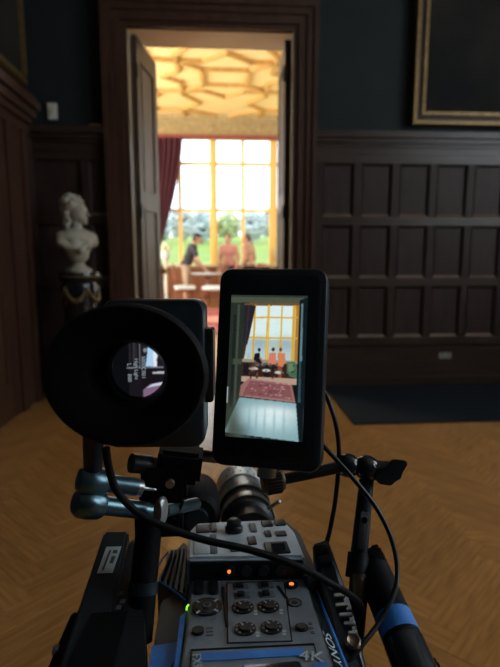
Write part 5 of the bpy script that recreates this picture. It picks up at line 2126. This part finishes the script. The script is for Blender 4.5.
for x_, y_, w_ in ((333, 589.5, 9), (339, 598, 11), (341, 607.5, 12), (345, 617.5, 13), (349, 626, 11), (352, 635.5, 9)):
    bm = B()
    prism(bm, [onp(x_ - w_ / 2, y_ - 1.5, 0.001), onp(x_ + w_ / 2, y_ - 2.5, 0.001), onp(x_ + w_ / 2 + 1, y_ + 1.0, 0.001), onp(x_ - w_ / 2 + 1, y_ + 2, 0.001)], pn_ * 0.004)
    obj('terminal', bm, M['steel'], rp_, bevel=0.0005)
bm = B()
q0 = onp(353, 644, 0.0)
lathe(bm, [(0.0, 0), (0.0075, 0), (0.0075, 0.004), (0.0055, 0.006), (0.003, 0.004), (0.0, 0.004)], Matrix.Translation(q0) @ frame_of(pn_).to_4x4(), 24)
obj('steel_screw', bm, M['bronze'], rp_, smooth=True)
for x_, y_ in ((318, 552), (322, 563)):
    bm = B()
    prism(bm, [onp(x_ - 4, y_ - 3, 0.0005), onp(x_ + 7, y_ - 4, 0.0005), onp(x_ + 10, y_ + 3, 0.0005), onp(x_ - 2, y_ + 5, 0.0005)], pn_ * 0.006)
    obj('catch', bm, M['rubber'], rp_, bevel=0.001)

# ---- hand grip tube at the right with a band of blue tape
g0, g1 = dp(369, 560, 0.565), dp(428, 700, 0.43)
gr = root('hand_grip', 'thick black grip tube wrapped with a band of blue tape', 'grip', g1)
bm = B()
cyl(bm, g0, g1, 0.0175, 0.0180, 36)
obj('tube', bm, M['rubber'], gr, smooth=True)
gd = (g1 - g0).normalized()
tl = (g1 - g0).length


def along(t):
    return g0 + gd * tl * t


bm = B()
cyl(bm, along(0.475), along(0.62), 0.0181, 0.0184, 36)
obj('blue_tape', bm, M['blue'], gr, smooth=True)
bm = B()
cyl(bm, along(0.66), along(1.0), 0.0188, 0.0192, 36)
obj('grip_sleeve', bm, M['gloss'], gr, smooth=True)
bm = B()
pts = [dp(x, y, 0.545) for x, y in ((367, 552), (374, 543), (380, 546), (387, 566), (393, 590), (389, 598), (384, 585), (376, 562))]
prism(bm, pts, ray(380, 565).normalized() * 0.014)
obj('locking_lever', bm, M['plastic'], gr, bevel=0.002)
bm = B()
prism(bm, [dp(x, y, 0.452) for x, y in ((424, 662), (432, 656), (438, 660), (452, 700), (436, 705))], ray(436, 680).normalized() * 0.03)
obj('end_clamp', bm, M['plastic'], gr, bevel=0.002)

# ---- cables
def cable(pts, r, label, k=12):
    bm = B()
    tube(bm, [dp(*p) for p in pts], r, 12, k)
    return tag(obj('cable', bm, M['black'] if r < 0.003 else M['rubber'], smooth=True), label, 'cable')


cable([(106, 448, 0.40), (109, 468, 0.405), (117, 491, 0.41), (137, 512, 0.42), (165, 527, 0.425), (205, 540, 0.43), (250, 550, 0.435), (295, 565, 0.44), (330, 583, 0.455), (353, 597, 0.48), (361, 608, 0.50), (355, 626, 0.50)], 0.0031,
      'thick black cable crossing the camera from eyecup to side plate')
cable([(320, 384, 0.57), (328, 400, 0.575), (336, 425, 0.575), (339, 455, 0.58), (336, 495, 0.58), (331, 525, 0.575), (326, 545, 0.57), (322, 560, 0.565)], 0.0026,
      'black cable hanging behind the monitor down to the side plate')
cable([(318, 440, 0.555), (330, 453, 0.545), (351, 476, 0.535), (375, 506, 0.525), (390, 535, 0.515), (397, 565, 0.505), (395, 590, 0.49), (380, 621, 0.475), (362, 645, 0.46), (345, 668, 0.45), (335, 690, 0.44)], 0.0024,
      'thin black cable looping from the monitor past the blue taped grip')

bpy.context.view_layer.update()
